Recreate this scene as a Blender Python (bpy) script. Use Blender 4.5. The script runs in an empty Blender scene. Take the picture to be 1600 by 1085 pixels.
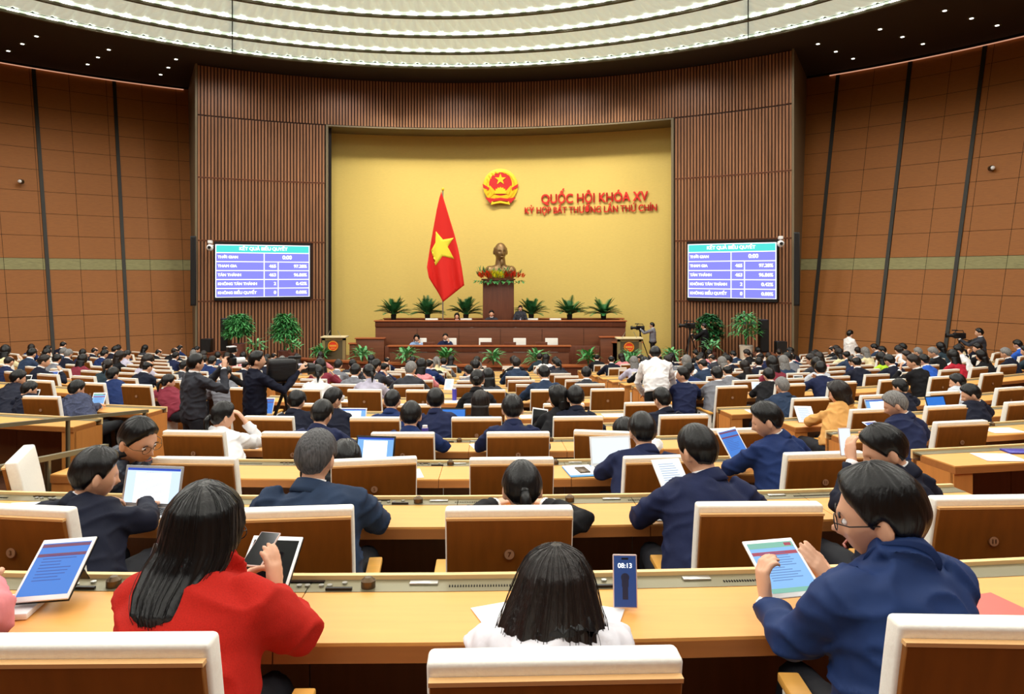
import bpy, bmesh, math, random
import numpy as np
from mathutils import Vector, Matrix, noise
random.seed(7)
SC = bpy.context.scene
COL = SC.collection
F = 1150.0            # focal length in pixels of a 1600 px wide frame
EYE = 3.9             # camera height over the lowest floor of the hall
HZ = 430.0            # horizon line
CX, CY = -2.4, 12.0   # plan centre of the round hall
AX = math.radians(-5.3)   # hall axis against +Y

# ------------------------------------------------------------------ camera
cam = bpy.data.cameras.new('camera'); cam_ob = bpy.data.objects.new('camera', cam); COL.objects.link(cam_ob)
cam_ob.location = (0, 0, EYE); cam_ob.rotation_euler = (math.pi/2, 0, 0)
cam.sensor_width = 36; cam.lens = F/1600*36; cam.shift_y = -(542.5-HZ)/1600
cam.clip_start = 0.05; cam.clip_end = 200
SC.camera = cam_ob
# ------------------------------------------------------------------ world, exposure
W = bpy.data.worlds.new('world'); SC.world = W; W.use_nodes = True
W.node_tree.nodes['Background'].inputs[0].default_value = (0.02, 0.018, 0.015, 1)
W.node_tree.nodes['Background'].inputs[1].default_value = 1.0
SC.view_settings.view_transform = 'Standard'; SC.view_settings.look = 'None'
SC.view_settings.exposure = 0.3; SC.view_settings.gamma = 1; SC.view_settings.use_curve_mapping = False
SC.cycles.max_bounces = 6; SC.cycles.diffuse_bounces = 4; SC.cycles.glossy_bounces = 3
SC.cycles.transmission_bounces = 4; SC.cycles.sample_clamp_indirect = 6; SC.cycles.caustics_reflective = False
SC.cycles.caustics_refractive = False
# ------------------------------------------------------------------ lamps
CEIL = EYE+8.4        # height of soffit
RINGS = [17.9-1.95*k for k in range(9)]
def spot(loc, to, power, size_deg=150, rad=0.3, col=(1, .97, .92), blend=.5, name='ceiling_spot'):
    l = bpy.data.lights.new(name, 'SPOT'); l.energy = power; l.spot_size = math.radians(size_deg)
    l.spot_blend = blend; l.shadow_soft_size = rad; l.color = col
    o = bpy.data.objects.new(name, l); COL.objects.link(o); o.location = loc
    o.rotation_euler = (Vector(to)-Vector(loc)).to_track_quat('-Z', 'Y').to_euler(); return o
POW = 230
for k, R in enumerate(RINGS):
    n = max(3, int(R*1.5)) if k % 2 == 0 else 0
    for i in range(n):
        a = 2*math.pi*(i+.5*(k % 2))/n
        x, y = CX+(R-.25)*math.sin(a), CY+(R-.25)*math.cos(a)
        spot((x, y, CEIL-.12), (x, y, 0), POW, 165)
def polar(a, R):      # a: angle from the hall axis, clockwise
    return (CX+R*math.sin(a-AX), CY+R*math.cos(a-AX))
STAGE_LAMPS = []
for i in range(7):    # stage lamps over the opening, washing the ochre wall
    a = math.radians(-14+4.67*i); x, y = polar(a, 17.2); tx, ty = polar(a*1.15, 21.6)
    spot((x, y, CEIL-.2), (tx, ty, 5.2), 620, 75, .15, (1, .90, .66), 1.0, 'stage_spot')
for a_, h_ in ((-30, 3.5), (-24, 3.5), (24, 3.5), (30, 3.5)):
    a = math.radians(a_); x, y = polar(a, 15.0); tx, ty = polar(a, 20)
    spot((x, y, CEIL-.2), (tx, ty, h_), 420, 80, .15, (1, .88, .66), 1.0, 'stage_spot')
def wall_lamp(a, p):
    x, y = polar(a, 19.6); tx, ty = polar(a, 23)
    spot((x, y, CEIL-.1), (tx, ty, 2.0), p, 110, .15, (1, .84, .58), 1.0, 'wall_spot')
for a_ in list(range(-100, -38, 9))+list(range(40, 101, 9)):
    wall_lamp(math.radians(a_), 105)

# ================================================================== materials
def lin(c):
    c = [x/255 for x in c]
    return tuple(x/12.92 if x <= .04045 else ((x+.055)/1.055)**2.4 for x in c)+(1,)
MATS = {}
def mat(name, rgb, rough=.5, metal=0, kind='plain', emit=0, scale=1.0, amt=.12, bump=.0, spec=.35, coat=0, alpha=1):
    if name in MATS: return MATS[name]
    m = bpy.data.materials.new(name); m.use_nodes = True; nt = m.node_tree; N = nt.nodes; L = nt.links
    b = N['Principled BSDF']; c = lin(rgb)
    b.inputs['Base Color'].default_value = c; b.inputs['Roughness'].default_value = rough
    b.inputs['Metallic'].default_value = metal; b.inputs['Specular IOR Level'].default_value = spec
    b.inputs['Coat Weight'].default_value = coat; b.inputs['Alpha'].default_value = alpha
    if emit:
        b.inputs['Emission Color'].default_value = c; b.inputs['Emission Strength'].default_value = emit
        b.inputs['Base Color'].default_value = (.02, .02, .02, 1)
    if kind != 'plain':
        tc = N.new('ShaderNodeTexCoord'); mp = N.new('ShaderNodeMapping'); L.new(tc.outputs['Object'], mp.inputs[0])
        nz = N.new('ShaderNodeTexNoise'); nz.inputs['Detail'].default_value = 4; L.new(mp.outputs[0], nz.inputs[0])
        s = {'wood': (3, 3, 26), 'woodx': (2.2, 30, 30), 'woodz': (26, 26, 2.2), 'fabric': (260, 260, 260), 'leather': (90, 90, 90),
             'hair': (130, 130, 9), 'crumple': (9, 9, 7), 'cloth': (14, 14, 14), 'weave': (5, 5, 60), 'puff': (5, 5, 22),
             'check': (40, 40, 40), 'carpet': (60, 60, 60)}[kind]
        mp.inputs['Scale'].default_value = tuple(scale*x for x in s)
        nz.inputs['Scale'].default_value = 1.0
        cr = N.new('ShaderNodeValToRGB'); L.new(nz.outputs[0], cr.inputs[0])
        cr.color_ramp.elements[0].position = .3; cr.color_ramp.elements[1].position = .7
        cr.color_ramp.elements[0].color = tuple(x*(1-amt) for x in c[:3])+(1,)
        cr.color_ramp.elements[1].color = tuple(min(1, x*(1+amt)) for x in c[:3])+(1,)
        L.new(cr.outputs[0], b.inputs['Base Color'])
        if bump:
            bp = N.new('ShaderNodeBump'); bp.inputs['Strength'].default_value = bump; bp.inputs['Distance'].default_value = .01
            L.new(nz.outputs[0], bp.inputs['Height']); L.new(bp.outputs[0], b.inputs['Normal'])
    MATS[name] = m; return m
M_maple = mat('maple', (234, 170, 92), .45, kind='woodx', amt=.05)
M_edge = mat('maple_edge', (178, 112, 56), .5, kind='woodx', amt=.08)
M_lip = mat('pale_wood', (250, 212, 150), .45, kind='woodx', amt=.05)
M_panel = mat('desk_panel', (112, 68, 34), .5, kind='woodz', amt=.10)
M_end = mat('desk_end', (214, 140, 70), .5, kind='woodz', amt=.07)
M_console = mat('console_metal', (132, 126, 100), .4, .5)
M_black = mat('black_plastic', (18, 18, 20), .4)
M_dark = mat('dark_gap', (20, 12, 8), .8)
M_steel = mat('steel', (190, 190, 185), .3, .9)
M_bronze = mat('bronze_knob', (95, 78, 58), .35, .7)
M_veneer = mat('chair_veneer', (134, 80, 24), .5, kind='woodz', amt=.10)
M_trim = mat('chair_trim', (232, 186, 128), .5)
M_cream = mat('cream_leather', (254, 251, 242), .5, kind='leather', amt=.03, bump=.1)
M_arm = mat('arm_wood', (238, 176, 84), .4, kind='woodx', amt=.06)
M_white_l = mat('white_leather', (250, 248, 240), .5)
M_plate = mat('number_plate', (190, 150, 120), .4, .5)
M_walnut = mat('podium_wood', (118, 70, 46), .42, kind='woodx', amt=.14, scale=.5, coat=.1)
M_walnut2 = mat('podium_wood_red', (104, 58, 38), .42, kind='woodz', amt=.14, scale=.5)
M_wall = mat('wall_veneer', (144, 88, 32), .55, kind='weave', amt=.10)
M_slat = mat('slat_wood', (142, 98, 68), .5, kind='woodz', amt=.22, scale=.25)
M_slatgap = mat('slat_backing', (58, 32, 20), .7)
M_ochre = mat('ochre_silk', (210, 186, 106), .7, kind='weave', amt=.05, scale=1.5)
M_soffit = mat('soffit', (46, 37, 32), .7)
M_ret = mat('bronze_return', (112, 100, 78), .5)
M_post = mat('wall_joint', (34, 31, 24), .5)
M_band = mat('felt_band', (140, 136, 96), .8, kind='weave', amt=.22)
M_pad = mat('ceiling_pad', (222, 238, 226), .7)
M_padline = mat('ceiling_lip', (84, 80, 62), .6)
M_led = mat('led_white', (255, 252, 240), .5, emit=3.6)
_n = M_pad.node_tree.nodes['Principled BSDF']; _n.inputs['Emission Color'].default_value = lin((216, 224, 204)); _n.inputs['Emission Strength'].default_value = .42   # stretched fabric, with a glow added to brighten the ceiling
M_floor = mat('carpet', (104, 62, 44), .95, kind='carpet', amt=.25)
M_redc = mat('red_carpet', (200, 40, 40), .95, kind='carpet', amt=.2)
M_skin = mat('skin', (222, 172, 142), .5, kind='cloth', amt=.05)
M_skin2 = mat('skin_tan', (216, 168, 140), .5, kind='cloth', amt=.06)
M_hair = mat('hair_black', (7, 6, 7), .34, kind='hair', amt=.4, bump=.22, spec=.35)
M_hairb = mat('hair_brown', (24, 15, 12), .36, kind='hair', amt=.5, bump=.35, spec=.35)
M_hairg = mat('hair_grey', (120, 118, 116), .5, kind='hair', amt=.5, bump=.5)
M_shirt = mat('white_shirt', (244, 244, 246), .6, kind='crumple', amt=.03, bump=.3)
M_trouser = mat('trousers', (26, 27, 34), .8, kind='crumple', amt=.2, bump=.3)
M_shoe = mat('shoe', (16, 15, 15), .35)
M_red = mat('signal_red', (214, 42, 36), .5)
M_gold = mat('gold', (240, 196, 44), .4, .1)
M_leaf = mat('leaf', (84, 160, 92), .4, kind='crumple', amt=.4)
M_leafd = mat('leaf_dark', (52, 112, 64), .4, kind='crumple', amt=.4)
M_leafl = mat('leaf_light', (104, 172, 112), .4, kind='crumple', amt=.35)
M_pot = mat('pot', (205, 196, 182), .6)
M_screen_b = mat('glow_blue', (30, 110, 200), .4, emit=1.0)
M_screen_w = mat('glow_white', (225, 236, 250), .4, emit=1.0)
M_screen_l = mat('glow_lilac', (128, 130, 230), .4, emit=1.0)
M_screen_c = mat('glow_cyan', (64, 214, 206), .4, emit=1.0)
M_glowtxt = mat('glow_text', (250, 252, 255), .4, emit=1.3)
M_glowdark = mat('glow_dark', (24, 40, 90), .4, emit=.6)
M_bar = mat('glow_maroon', (110, 34, 84), .4, emit=.8)
M_green = mat('glow_green', (120, 190, 170), .4, emit=.8)
M_bezel = mat('bezel_white', (236, 238, 240), .3)
M_alu = mat('aluminium', (186, 188, 192), .35, .6)
M_glassblk = mat('dark_screen', (14, 16, 22), .12)
M_paper = mat('paper', (240, 242, 246), .8)
M_blue = mat('folder_blue', (90, 160, 225), .6)
M_bottle = mat('bottle_blue', (70, 66, 170), .35)
M_glasst = bpy.data.materials.new('rail_glass'); M_glasst.use_nodes = True
_b = M_glasst.node_tree.nodes['Principled BSDF']
_b.inputs['Transmission Weight'].default_value = 1; _b.inputs['Roughness'].default_value = .05; _b.inputs['IOR'].default_value = 1.05
_b.inputs['Base Color'].default_value = (.82, .84, .80, 1)
def cloth(rgb, kind='crumple'):
    return mat('cloth_%d_%d_%d_%s' % (*rgb, kind), rgb, .75, kind=kind, amt=.14, bump=.6 if kind != 'fabric' else .15, spec=.2)

# ================================================================== mesh helpers
class MB:
    def __init__(s): s.v = []; s.f = []; s.m = []; s.mi = 0
    def add(s, vs, fs):
        n = len(s.v); s.v.extend([tuple(v) for v in vs]); s.f.extend([tuple(i+n for i in f) for f in fs]); s.m.extend([s.mi]*len(fs)); return s
    def mat(s, i): s.mi = i; return s
    def box(s, c, d, M=None):
        x, y, z = d[0]/2, d[1]/2, d[2]/2
        vs = [Vector((sx*x, sy*y, sz*z)) for sz in (-1, 1) for sy in (-1, 1) for sx in (-1, 1)]
        if M is not None: vs = [M @ v for v in vs]
        vs = [v+Vector(c) for v in vs]
        return s.add(vs, [(0, 2, 3, 1), (4, 5, 7, 6), (0, 1, 5, 4), (2, 6, 7, 3), (0, 4, 6, 2), (1, 3, 7, 5)])
    def hexa(s, b, t):     # 4 bottom, 4 top points, counter-clockwise from above
        return s.add(list(b)+list(t), [(3, 2, 1, 0), (4, 5, 6, 7), (0, 1, 5, 4), (1, 2, 6, 5), (2, 3, 7, 6), (3, 0, 4, 7)])
    def rings(s, rings, cap=True, closed=False):
        n = len(rings[0]); vs = [p for r in rings for p in r]; fs = []
        k = len(rings)
        for i in range(k if closed else k-1):
            for j in range(n):
                a = i*n+j; b = i*n+(j+1) % n; c = ((i+1) % k)*n+(j+1) % n; d = ((i+1) % k)*n+j
                fs.append((a, b, c, d))
        if cap and not closed: fs.append(tuple(range(n-1, -1, -1))); fs.append(tuple(range((k-1)*n, k*n)))
        return s.add(vs, fs)
    def tube(s, pts, rad, n=10, flat=1.0, up=None):
        pts = [Vector(p) for p in pts]; rs = []
        if not hasattr(rad, '__len__'): rad = [rad]*len(pts)
        u0 = None
        for i, p in enumerate(pts):
            t = (pts[min(i+1, len(pts)-1)]-pts[max(i-1, 0)]).normalized()
            if u0 is None:
                a = Vector(up) if up else (Vector((0, 0, 1)) if abs(t.z) < .9 else Vector((1, 0, 0)))
                u = (a-t*a.dot(t)).normalized()
            else: u = (u0-t*u0.dot(t)).normalized()
            u0 = u; w = t.cross(u)
            rs.append([p+rad[i]*(math.cos(2*math.pi*j/n)*w+math.sin(2*math.pi*j/n)*u*flat) for j in range(n)])
        return s.rings(rs)
    def ell(s, c, r, M=None, nu=14, nv=9):
        rs = []
        for i in range(nv+1):
            th = math.pi*(.02+.96*i/nv)
            ring = [Vector((r[0]*math.sin(th)*math.cos(2*math.pi*j/nu), r[1]*math.sin(th)*math.sin(2*math.pi*j/nu), -r[2]*math.cos(th))) for j in range(nu)]
            if M is not None: ring = [M @ p for p in ring]
            rs.append([p+Vector(c) for p in ring])
        return s.rings(rs)
    def cyl(s, c, r, h, n=20, r2=None, axis='Z', M=None):
        r2 = r if r2 is None else r2; rs = []
        for z, q in ((-h/2, r), (h/2, r2)):
            ring = []
            for j in range(n):
                a = 2*math.pi*j/n; p = Vector((q*math.cos(a), q*math.sin(a), z))
                if axis == 'Y': p = Vector((p.x, -p.z, p.y))
                if axis == 'X': p = Vector((p.z, p.x, p.y))
                if M is not None: p = M @ p
                ring.append(p+Vector(c))
            rs.append(ring)
        return s.rings(rs)
    def prism(s, outline, M, t):   # 2-D outline in the XZ plane of matrix M, thickness t along its -Y
        n = len(outline)
        a = [M @ Vector((x, 0, z)) for x, z in outline]; b = [M @ Vector((x, -t, z)) for x, z in outline]
        fs = [tuple(range(n-1, -1, -1)), tuple(range(n, 2*n))]+[(j, (j+1) % n, n+(j+1) % n, n+j) for j in range(n)]
        return s.add(a+b, fs)
    def mesh(s, name, mats, smooth=False, M=None):
        me = bpy.data.meshes.new(name)
        vs = [tuple(M @ Vector(v)) for v in s.v] if M is not None else s.v
        me.from_pydata(vs, [], s.f)
        for m in (mats if isinstance(mats, (list, tuple)) else [mats]): me.materials.append(m)
        me.polygons.foreach_set('material_index', s.m)
        if smooth: me.polygons.foreach_set('use_smooth', [True]*len(s.f))
        me.update(); return me
    def build(s, name, mats, parent=None, smooth=False, bevel=0, M=None, seg=2):
        me = s.mesh(name, mats, smooth, M)
        bm = bmesh.new(); bm.from_mesh(me)
        bmesh.ops.recalc_face_normals(bm, faces=bm.faces)
        if bevel:
            es = [e for e in bm.edges if len(e.link_faces) == 2 and e.calc_face_angle(0) > .5]
            bmesh.ops.bevel(bm, geom=es, offset=bevel, segments=seg, affect='EDGES', profile=.5)
        bm.to_mesh(me); bm.free()
        if bevel or smooth:
            me.polygons.foreach_set('use_smooth', [True]*len(me.polygons))
            if bevel: me.set_sharp_from_angle(angle=math.radians(38))
        return link(name, me, parent)
def link(name, me, parent=None):
    o = bpy.data.objects.new(name, me); COL.objects.link(o)
    if parent is not None: o.parent = parent
    return o
def tag(o, label, cat, group=None, kind=None):
    if label: o['label'] = label
    if cat: o['category'] = cat
    if group: o['group'] = group
    if kind: o['kind'] = kind
    return o
def empty(name, loc=(0, 0, 0), rz=0, label=None, cat=None, group=None):
    o = bpy.data.objects.new(name, None); COL.objects.link(o); o.location = loc; o.rotation_euler = (0, 0, rz)
    o.empty_display_size = .1
    return tag(o, label, cat, group)
def struct(o): o['kind'] = 'structure'; return o
def copy_tree(o, parent=None):
    c = o.copy(); COL.objects.link(c)
    if parent is not None: c.parent = parent; c.matrix_parent_inverse = o.matrix_parent_inverse.copy()
    for ch in list(o.children): copy_tree(ch, c)
    return c
def P(x, y, d):       # point seen at pixel (x, y) at distance d in front of the camera
    return Vector(((x-800)/F*d, d, EYE-(y-HZ)/F*d))
def text(s, name, size, M, m, parent=None, ext=.003, align='CENTER', bold=0, xs=1.0):
    cu = bpy.data.curves.new(name, 'FONT'); cu.body = s; cu.size = size; cu.extrude = ext; cu.align_x = align; cu.align_y = 'CENTER'
    o = bpy.data.objects.new(name, cu); COL.objects.link(o)
    bpy.context.view_layer.update()
    me = bpy.data.meshes.new_from_object(o.evaluated_get(bpy.context.evaluated_depsgraph_get()))
    bpy.data.objects.remove(o); bpy.data.curves.remove(cu)
    if bold:
        bm = bmesh.new()
        for dx, dy in ((-bold, -bold*.5), (bold, -bold*.5), (-bold, bold*.5), (bold, bold*.5)):
            n0 = len(bm.verts); bm.from_mesh(me); bm.verts.ensure_lookup_table()
            for v in bm.verts[n0:]: v.co.x += dx; v.co.y += dy; v.co.z += dx*.01
        bm.to_mesh(me); bm.free()
    me.transform(M @ Matrix.Diagonal((xs, 1, 1, 1))); me.materials.clear(); me.materials.append(m)
    return link(name, me, parent)
def frame(o, n, up=(0, 0, 1)):   # matrix at o whose local +Z faces along n and whose local +Y is up
    n = Vector(n).normalized(); u = Vector(up); u = (u-n*u.dot(n)).normalized(); r = u.cross(n)
    return Matrix(((r.x, u.x, n.x, o[0]), (r.y, u.y, n.y, o[1]), (r.z, u.z, n.z, o[2]), (0, 0, 0, 1)))
def ray_circle(px, R, cx=CX, cy=CY):     # plan point on the circle round the hall centre seen in image column px
    dx, dy = (px-800)/F, 1.0; a = dx*dx+1; b = -2*(dx*cx+dy*cy); c = cx*cx+cy*cy-R*R
    t = (-b+math.sqrt(b*b-4*a*c))/(2*a); return Vector((dx*t, t, 0))
def ang(p): return math.atan2(p[0]-CX, p[1]-CY)+AX
ORD = ['zeroth', 'first', 'second', 'third', 'fourth', 'fifth', 'sixth', 'seventh', 'eighth', 'ninth', 'tenth', 'eleventh', 'twelfth', 'thirteenth',
       'fourteenth', 'fifteenth', 'sixteenth', 'seventeenth', 'eighteenth', 'nineteenth', 'twentieth', 'twenty-first', 'twenty-second', 'twenty-third',
       'twenty-fourth', 'twenty-fifth', 'twenty-sixth', 'twenty-seventh', 'twenty-eighth', 'twenty-ninth', 'thirtieth', 'thirty-first', 'thirty-second']

# ================================================================== the shell of the hall
def wallR(z): return 24.55-.30*(CEIL-z)
EDGE_L = ang(ray_circle(308, 20)); EDGE_R = ang(ray_circle(1238, 20))
OPEN_L = ang(ray_circle(511, 20)); OPEN_R = ang(ray_circle(1051, 20))
# conical veneered walls: panels between dark joints
posts = sorted([ang(ray_circle(px, 24.55)) for px in (52, 178, 297, 1310, 1423, 1540)])
step = (posts[1]-posts[0]+posts[5]-posts[4])/2
lp = [posts[0]-step*k for k in range(0, 12)]; rp = [posts[5]+step*k for k in range(0, 12)]
allp = sorted([a for a in lp if a > -math.pi-.2]+posts[1:5]+[a for a in rp if a < math.pi-.2])
def cone(a, z, dr=0):
    x, y = polar(a, wallR(z)+dr); return Vector((x, y, z))
zj = [EYE+.20-.87*k for k in range(5, 0, -1)]+[EYE+.20]+[EYE+.64]+[EYE+.64+.87*k for k in range(1, 10)]
zj = [-.6]+[z for z in sorted(zj) if -.3 < z < CEIL-.2]+[CEIL+.0]
def wall_sector(name, a0, a1):
    ns = max(1, round((a1-a0)/step*2)); mb = MB(); g = .007
    for i in range(ns):
        for q in range(len(zj)-1):
            b0, b1 = a0+(a1-a0)*i/ns+.0003, a0+(a1-a0)*(i+1)/ns-.0003
            z0, z1 = zj[q]+g, zj[q+1]-g; band = abs(zj[q]-(EYE+.20)) < .01
            mb.mat(1 if band else 0); k = 4
            for j in range(k):
                c0, c1 = b0+(b1-b0)*j/k, b0+(b1-b0)*(j+1)/k
                mb.add([cone(c0, z0), cone(c1, z0), cone(c1, z1), cone(c0, z1)], [(0, 1, 2, 3)])
    mb.mat(2)
    k = max(6, int((a1-a0)*24))
    for j in range(k):
        c0, c1 = a0+(a1-a0)*j/k, a0+(a1-a0)*(j+1)/k
        mb.add([cone(c0, -.6, .03), cone(c1, -.6, .03), cone(c1, CEIL+.5, .03), cone(c0, CEIL+.5, .03)], [(0, 1, 2, 3)])
    return struct(mb.build(name, [M_wall, M_band, M_dark]))
BACKL, BACKR = -2.1, 2.1
wall_sector('wall_left', BACKL, EDGE_L+.10)
wall_sector('wall_right', EDGE_R-.10, BACKR)
mb = MB()
k = 40
for j in range(k):
    c0, c1 = BACKR+(2*math.pi-2*BACKR)*j/k, BACKR+(2*math.pi-2*BACKR)*(j+1)/k
    mb.add([cone(c0, -.6), cone(c1, -.6), cone(c1, CEIL+.5), cone(c0, CEIL+.5)], [(0, 1, 2, 3)])
struct(mb.build('wall_back', M_wall))
for i, a in enumerate(allp):
    if a < BACKL or a > BACKR or EDGE_L+.02 < a < EDGE_R-.02: continue
    w = .0028; mb = MB()
    mb.hexa([cone(a-w, -.6, .02), cone(a+w, -.6, .02), cone(a+w, -.6, -.05), cone(a-w, -.6, -.05)],
            [cone(a-w, CEIL, .02), cone(a+w, CEIL, .02), cone(a+w, CEIL, -.05), cone(a-w, CEIL, -.05)])
    struct(mb.build('trim_%d' % (i+1), M_post))
# soffit, annulus between ceiling dish and walls
mb = MB(); k = 120
for j in range(k):
    c0, c1 = 2*math.pi*j/k, 2*math.pi*(j+1)/k
    ps = [Vector((*polar(c, R), CEIL)) for c, R in ((c0, 17.92), (c1, 17.92), (c1, 24.2), (c0, 24.2))]
    mb.add(ps, [(0, 1, 2, 3)])
    ps = [Vector((*polar(c, 17.92), z)) for c, z in ((c0, CEIL), (c1, CEIL), (c1, CEIL+.5), (c0, CEIL+.5))]
    mb.add(ps, [(0, 1, 2, 3)])
    ps = [Vector((*polar(c, R), CEIL+.45)) for c, R in ((c0, 24.0), (c1, 24.0), (c1, 24.9), (c0, 24.9))]
    mb.add(ps, [(0, 1, 2, 3)])
struct(mb.build('ceiling_soffit', M_soffit))
# padded ceiling rings
def tri_pillow(u, v):   # u along the ring in cells, v across 0..1: alternating triangular cushions
    u = u % 1.0; a, b = v/2, 1-v/2
    if a <= u <= b: d = min(u-a, b-u, v*.7+.06)
    else: d = min(a-u if u < a else u-b, (1-v)*.7+.06)
    return math.sin(min(1, max(0, d)*3.2)*math.pi/2)
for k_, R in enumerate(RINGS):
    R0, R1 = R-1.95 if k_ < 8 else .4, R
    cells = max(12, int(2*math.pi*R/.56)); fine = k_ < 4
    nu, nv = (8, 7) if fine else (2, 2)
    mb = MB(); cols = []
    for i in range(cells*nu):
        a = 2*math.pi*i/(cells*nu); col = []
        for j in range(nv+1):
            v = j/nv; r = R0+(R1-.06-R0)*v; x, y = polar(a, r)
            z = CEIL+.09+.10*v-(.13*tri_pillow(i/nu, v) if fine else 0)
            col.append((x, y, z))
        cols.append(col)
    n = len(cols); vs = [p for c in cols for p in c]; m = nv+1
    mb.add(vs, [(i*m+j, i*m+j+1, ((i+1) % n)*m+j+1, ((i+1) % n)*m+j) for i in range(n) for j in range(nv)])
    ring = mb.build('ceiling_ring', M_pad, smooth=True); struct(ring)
    mb = MB()          # upstand behind the lamps and the dark lip
    for i in range(180):
        c0, c1 = 2*math.pi*i/180, 2*math.pi*(i+1)/180
        mb.mat(0).add([(*polar(c0, R1-.03), CEIL+.05), (*polar(c1, R1-.03), CEIL+.05), (*polar(c1, R1-.03), CEIL+.14), (*polar(c0, R1-.03), CEIL+.14)], [(0, 1, 2, 3)])
        b = [(*polar(c, r), CEIL-.03) for c, r in ((c0, R1-.07), (c1, R1-.07), (c1, R1+.05), (c0, R1+.05))]
        t = [(*polar(c, r), CEIL+.055) for c, r in ((c0, R1-.07), (c1, R1-.07), (c1, R1+.05), (c0, R1+.05))]
        mb.mat(1).hexa(b, t)
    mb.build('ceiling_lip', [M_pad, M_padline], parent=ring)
    mb = MB()
    for i in range(cells):
        a = 2*math.pi*(i+.5)/cells; h = .16/R
        b = [(*polar(c, r), CEIL+.055) for c, r in ((a-h, R1-.12), (a+h, R1-.12), (a+h, R1-.04), (a-h, R1-.04))]
        t = [(*polar(c, r), CEIL+.085) for c, r in ((a-h, R1-.12), (a+h, R1-.12), (a+h, R1-.04), (a-h, R1-.04))]
        mb.hexa(b, t)
    if k_ < 6: mb.build('led_strip', M_led, parent=ring)
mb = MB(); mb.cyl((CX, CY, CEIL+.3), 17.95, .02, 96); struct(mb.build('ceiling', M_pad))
for px in (363, 1169):          # straight seams across the rings
    mb = MB(); p0 = ray_circle(px, 17.85)
    for k_ in range(3):
        p = ray_circle(px, RINGS[k_]-.12); q = ray_circle(px, RINGS[k_]-1.85); w = Vector((.018, 0, 0))
        mb.hexa([v+Vector((0, 0, z)) for v, z in ((q-w, CEIL-.10), (q+w, CEIL-.10), (p+w, CEIL-.03), (p-w, CEIL-.03))], [v+Vector((0, 0, CEIL+.2)) for v in (q-w, q+w, p+w, p-w)])
    struct(mb.build('trim_%d' % (50 if px == 363 else 51), M_dark))
mb = MB()                       # light cove where the side walls meet the soffit
for a0, a1 in ((-2.0, EDGE_L), (EDGE_R, 2.0)):
    for j in range(40):
        c0, c1 = a0+(a1-a0)*j/40, a0+(a1-a0)*(j+1)/40; r = wallR(CEIL)-.05
        mb.hexa([(*polar(c, q), CEIL-.07) for c, q in ((c0, r-.04), (c1, r-.04), (c1, r), (c0, r))], [(*polar(c, q), CEIL-.035) for c, q in ((c0, r-.04), (c1, r-.04), (c1, r), (c0, r))])
struct(mb.build('trim_60', mat('cove_light', (224, 160, 128), .5, emit=.7)))
# recessed downlights in the soffit
dl = [(57, 56), (35, 68), (13, 79), (170, 77), (153, 89), (137, 100), (275, 92), (263, 105), (251, 116), (1278, 68), (1306, 80), (1333, 91),
      (1375, 45), (1410, 57), (1442, 68), (1476, 16), (1518, 28), (1558, 39)]
for i, (x, y) in enumerate(dl):
    d = 8.4*F/(HZ-y); p = P(x, y, d); side = 'left' if i < 9 else 'right'; tri = ORD[(i % 9)//3+1]; pos = ('outer', 'middle', 'inner')[i % 3]
    e = empty('downlight', (p.x, p.y, CEIL), 0, 'recessed downlight in dark %s soffit, %s triple from the photo edge, %s of three' % (side, tri if i < 9 else ORD[3-(i % 9)//3], pos), 'downlight', 'soffit downlights')
    MB().cyl((0, 0, -.006), .13, .02, 20).build('ring', M_padline, e)
    MB().cyl((0, 0, -.02), .06, .015, 20).build('lens', M_led, e)

# portal: slatted concave wall round the stage opening
H_TOP, H_OPEN, Z_ST = CEIL, EYE+6.38, .35
joints = [-.3, EYE-1.05, EYE+1.38, EYE+3.9, H_OPEN, H_TOP]
def slats(name, a0, a1, z0, z1, R=20.0, holes=()):
    mb = MB(); n = round((a1-a0)*R/.127); w = .29
    zs = [z0]+[z for z in joints if z0+.1 < z < z1-.1]+[z1]
    for i in range(n):
        a = a0+(a1-a0)*(i+.5)/n; h = (a1-a0)/n*w
        for q in range(len(zs)-1):
            zz0, zz1 = zs[q]+.03, zs[q+1]-.03
            if any(ha <= a <= hb and zz0 < hz1-.05 and zz1 > hz0+.05 for ha, hb, hz0, hz1 in holes): continue
            b = [(*polar(c, r), zz0) for c, r in ((a-h, R+.05), (a+h, R+.05), (a+h, R), (a-h, R))]
            t = [(x, y, zz1) for x, y, _ in b]; mb.mat(0).hexa(b, t)
    k = 24
    for j in range(k):
        c0, c1 = a0+(a1-a0)*j/k, a0+(a1-a0)*(j+1)/k
        mb.mat(1).add([(*polar(c0, R+.055), z0), (*polar(c1, R+.055), z0), (*polar(c1, R+.055), z1), (*polar(c0, R+.055), z1)], [(0, 1, 2, 3)])
        for z in zs[1:-1]:
            for dz in (-.03, .012):
                b = [(*polar(c, r), z+dz) for c, r in ((c0, R+.05), (c1, R+.05), (c1, R-.01), (c0, R-.01))]
                mb.mat(2).hexa(b, [(x, y, z+dz+.02) for x, y, _ in b])
    return struct(mb.build(name, [M_slat, M_slatgap, M_walnut]))
SCL = (ang(ray_circle(334, 20)), ang(ray_circle(486, 20))); SCR = (ang(ray_circle(1073, 20)), ang(ray_circle(1216, 20)))
slats('wall_stage_left', EDGE_L, OPEN_L-.004, -.3, H_OPEN, holes=[(*SCL, joints[1], joints[2])])
slats('wall_stage_right', OPEN_R+.004, EDGE_R, -.3, H_OPEN, holes=[(*SCR, joints[1], joints[2])])
slats('wall_stage_top', EDGE_L, EDGE_R, H_OPEN, H_TOP-.02)
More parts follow.
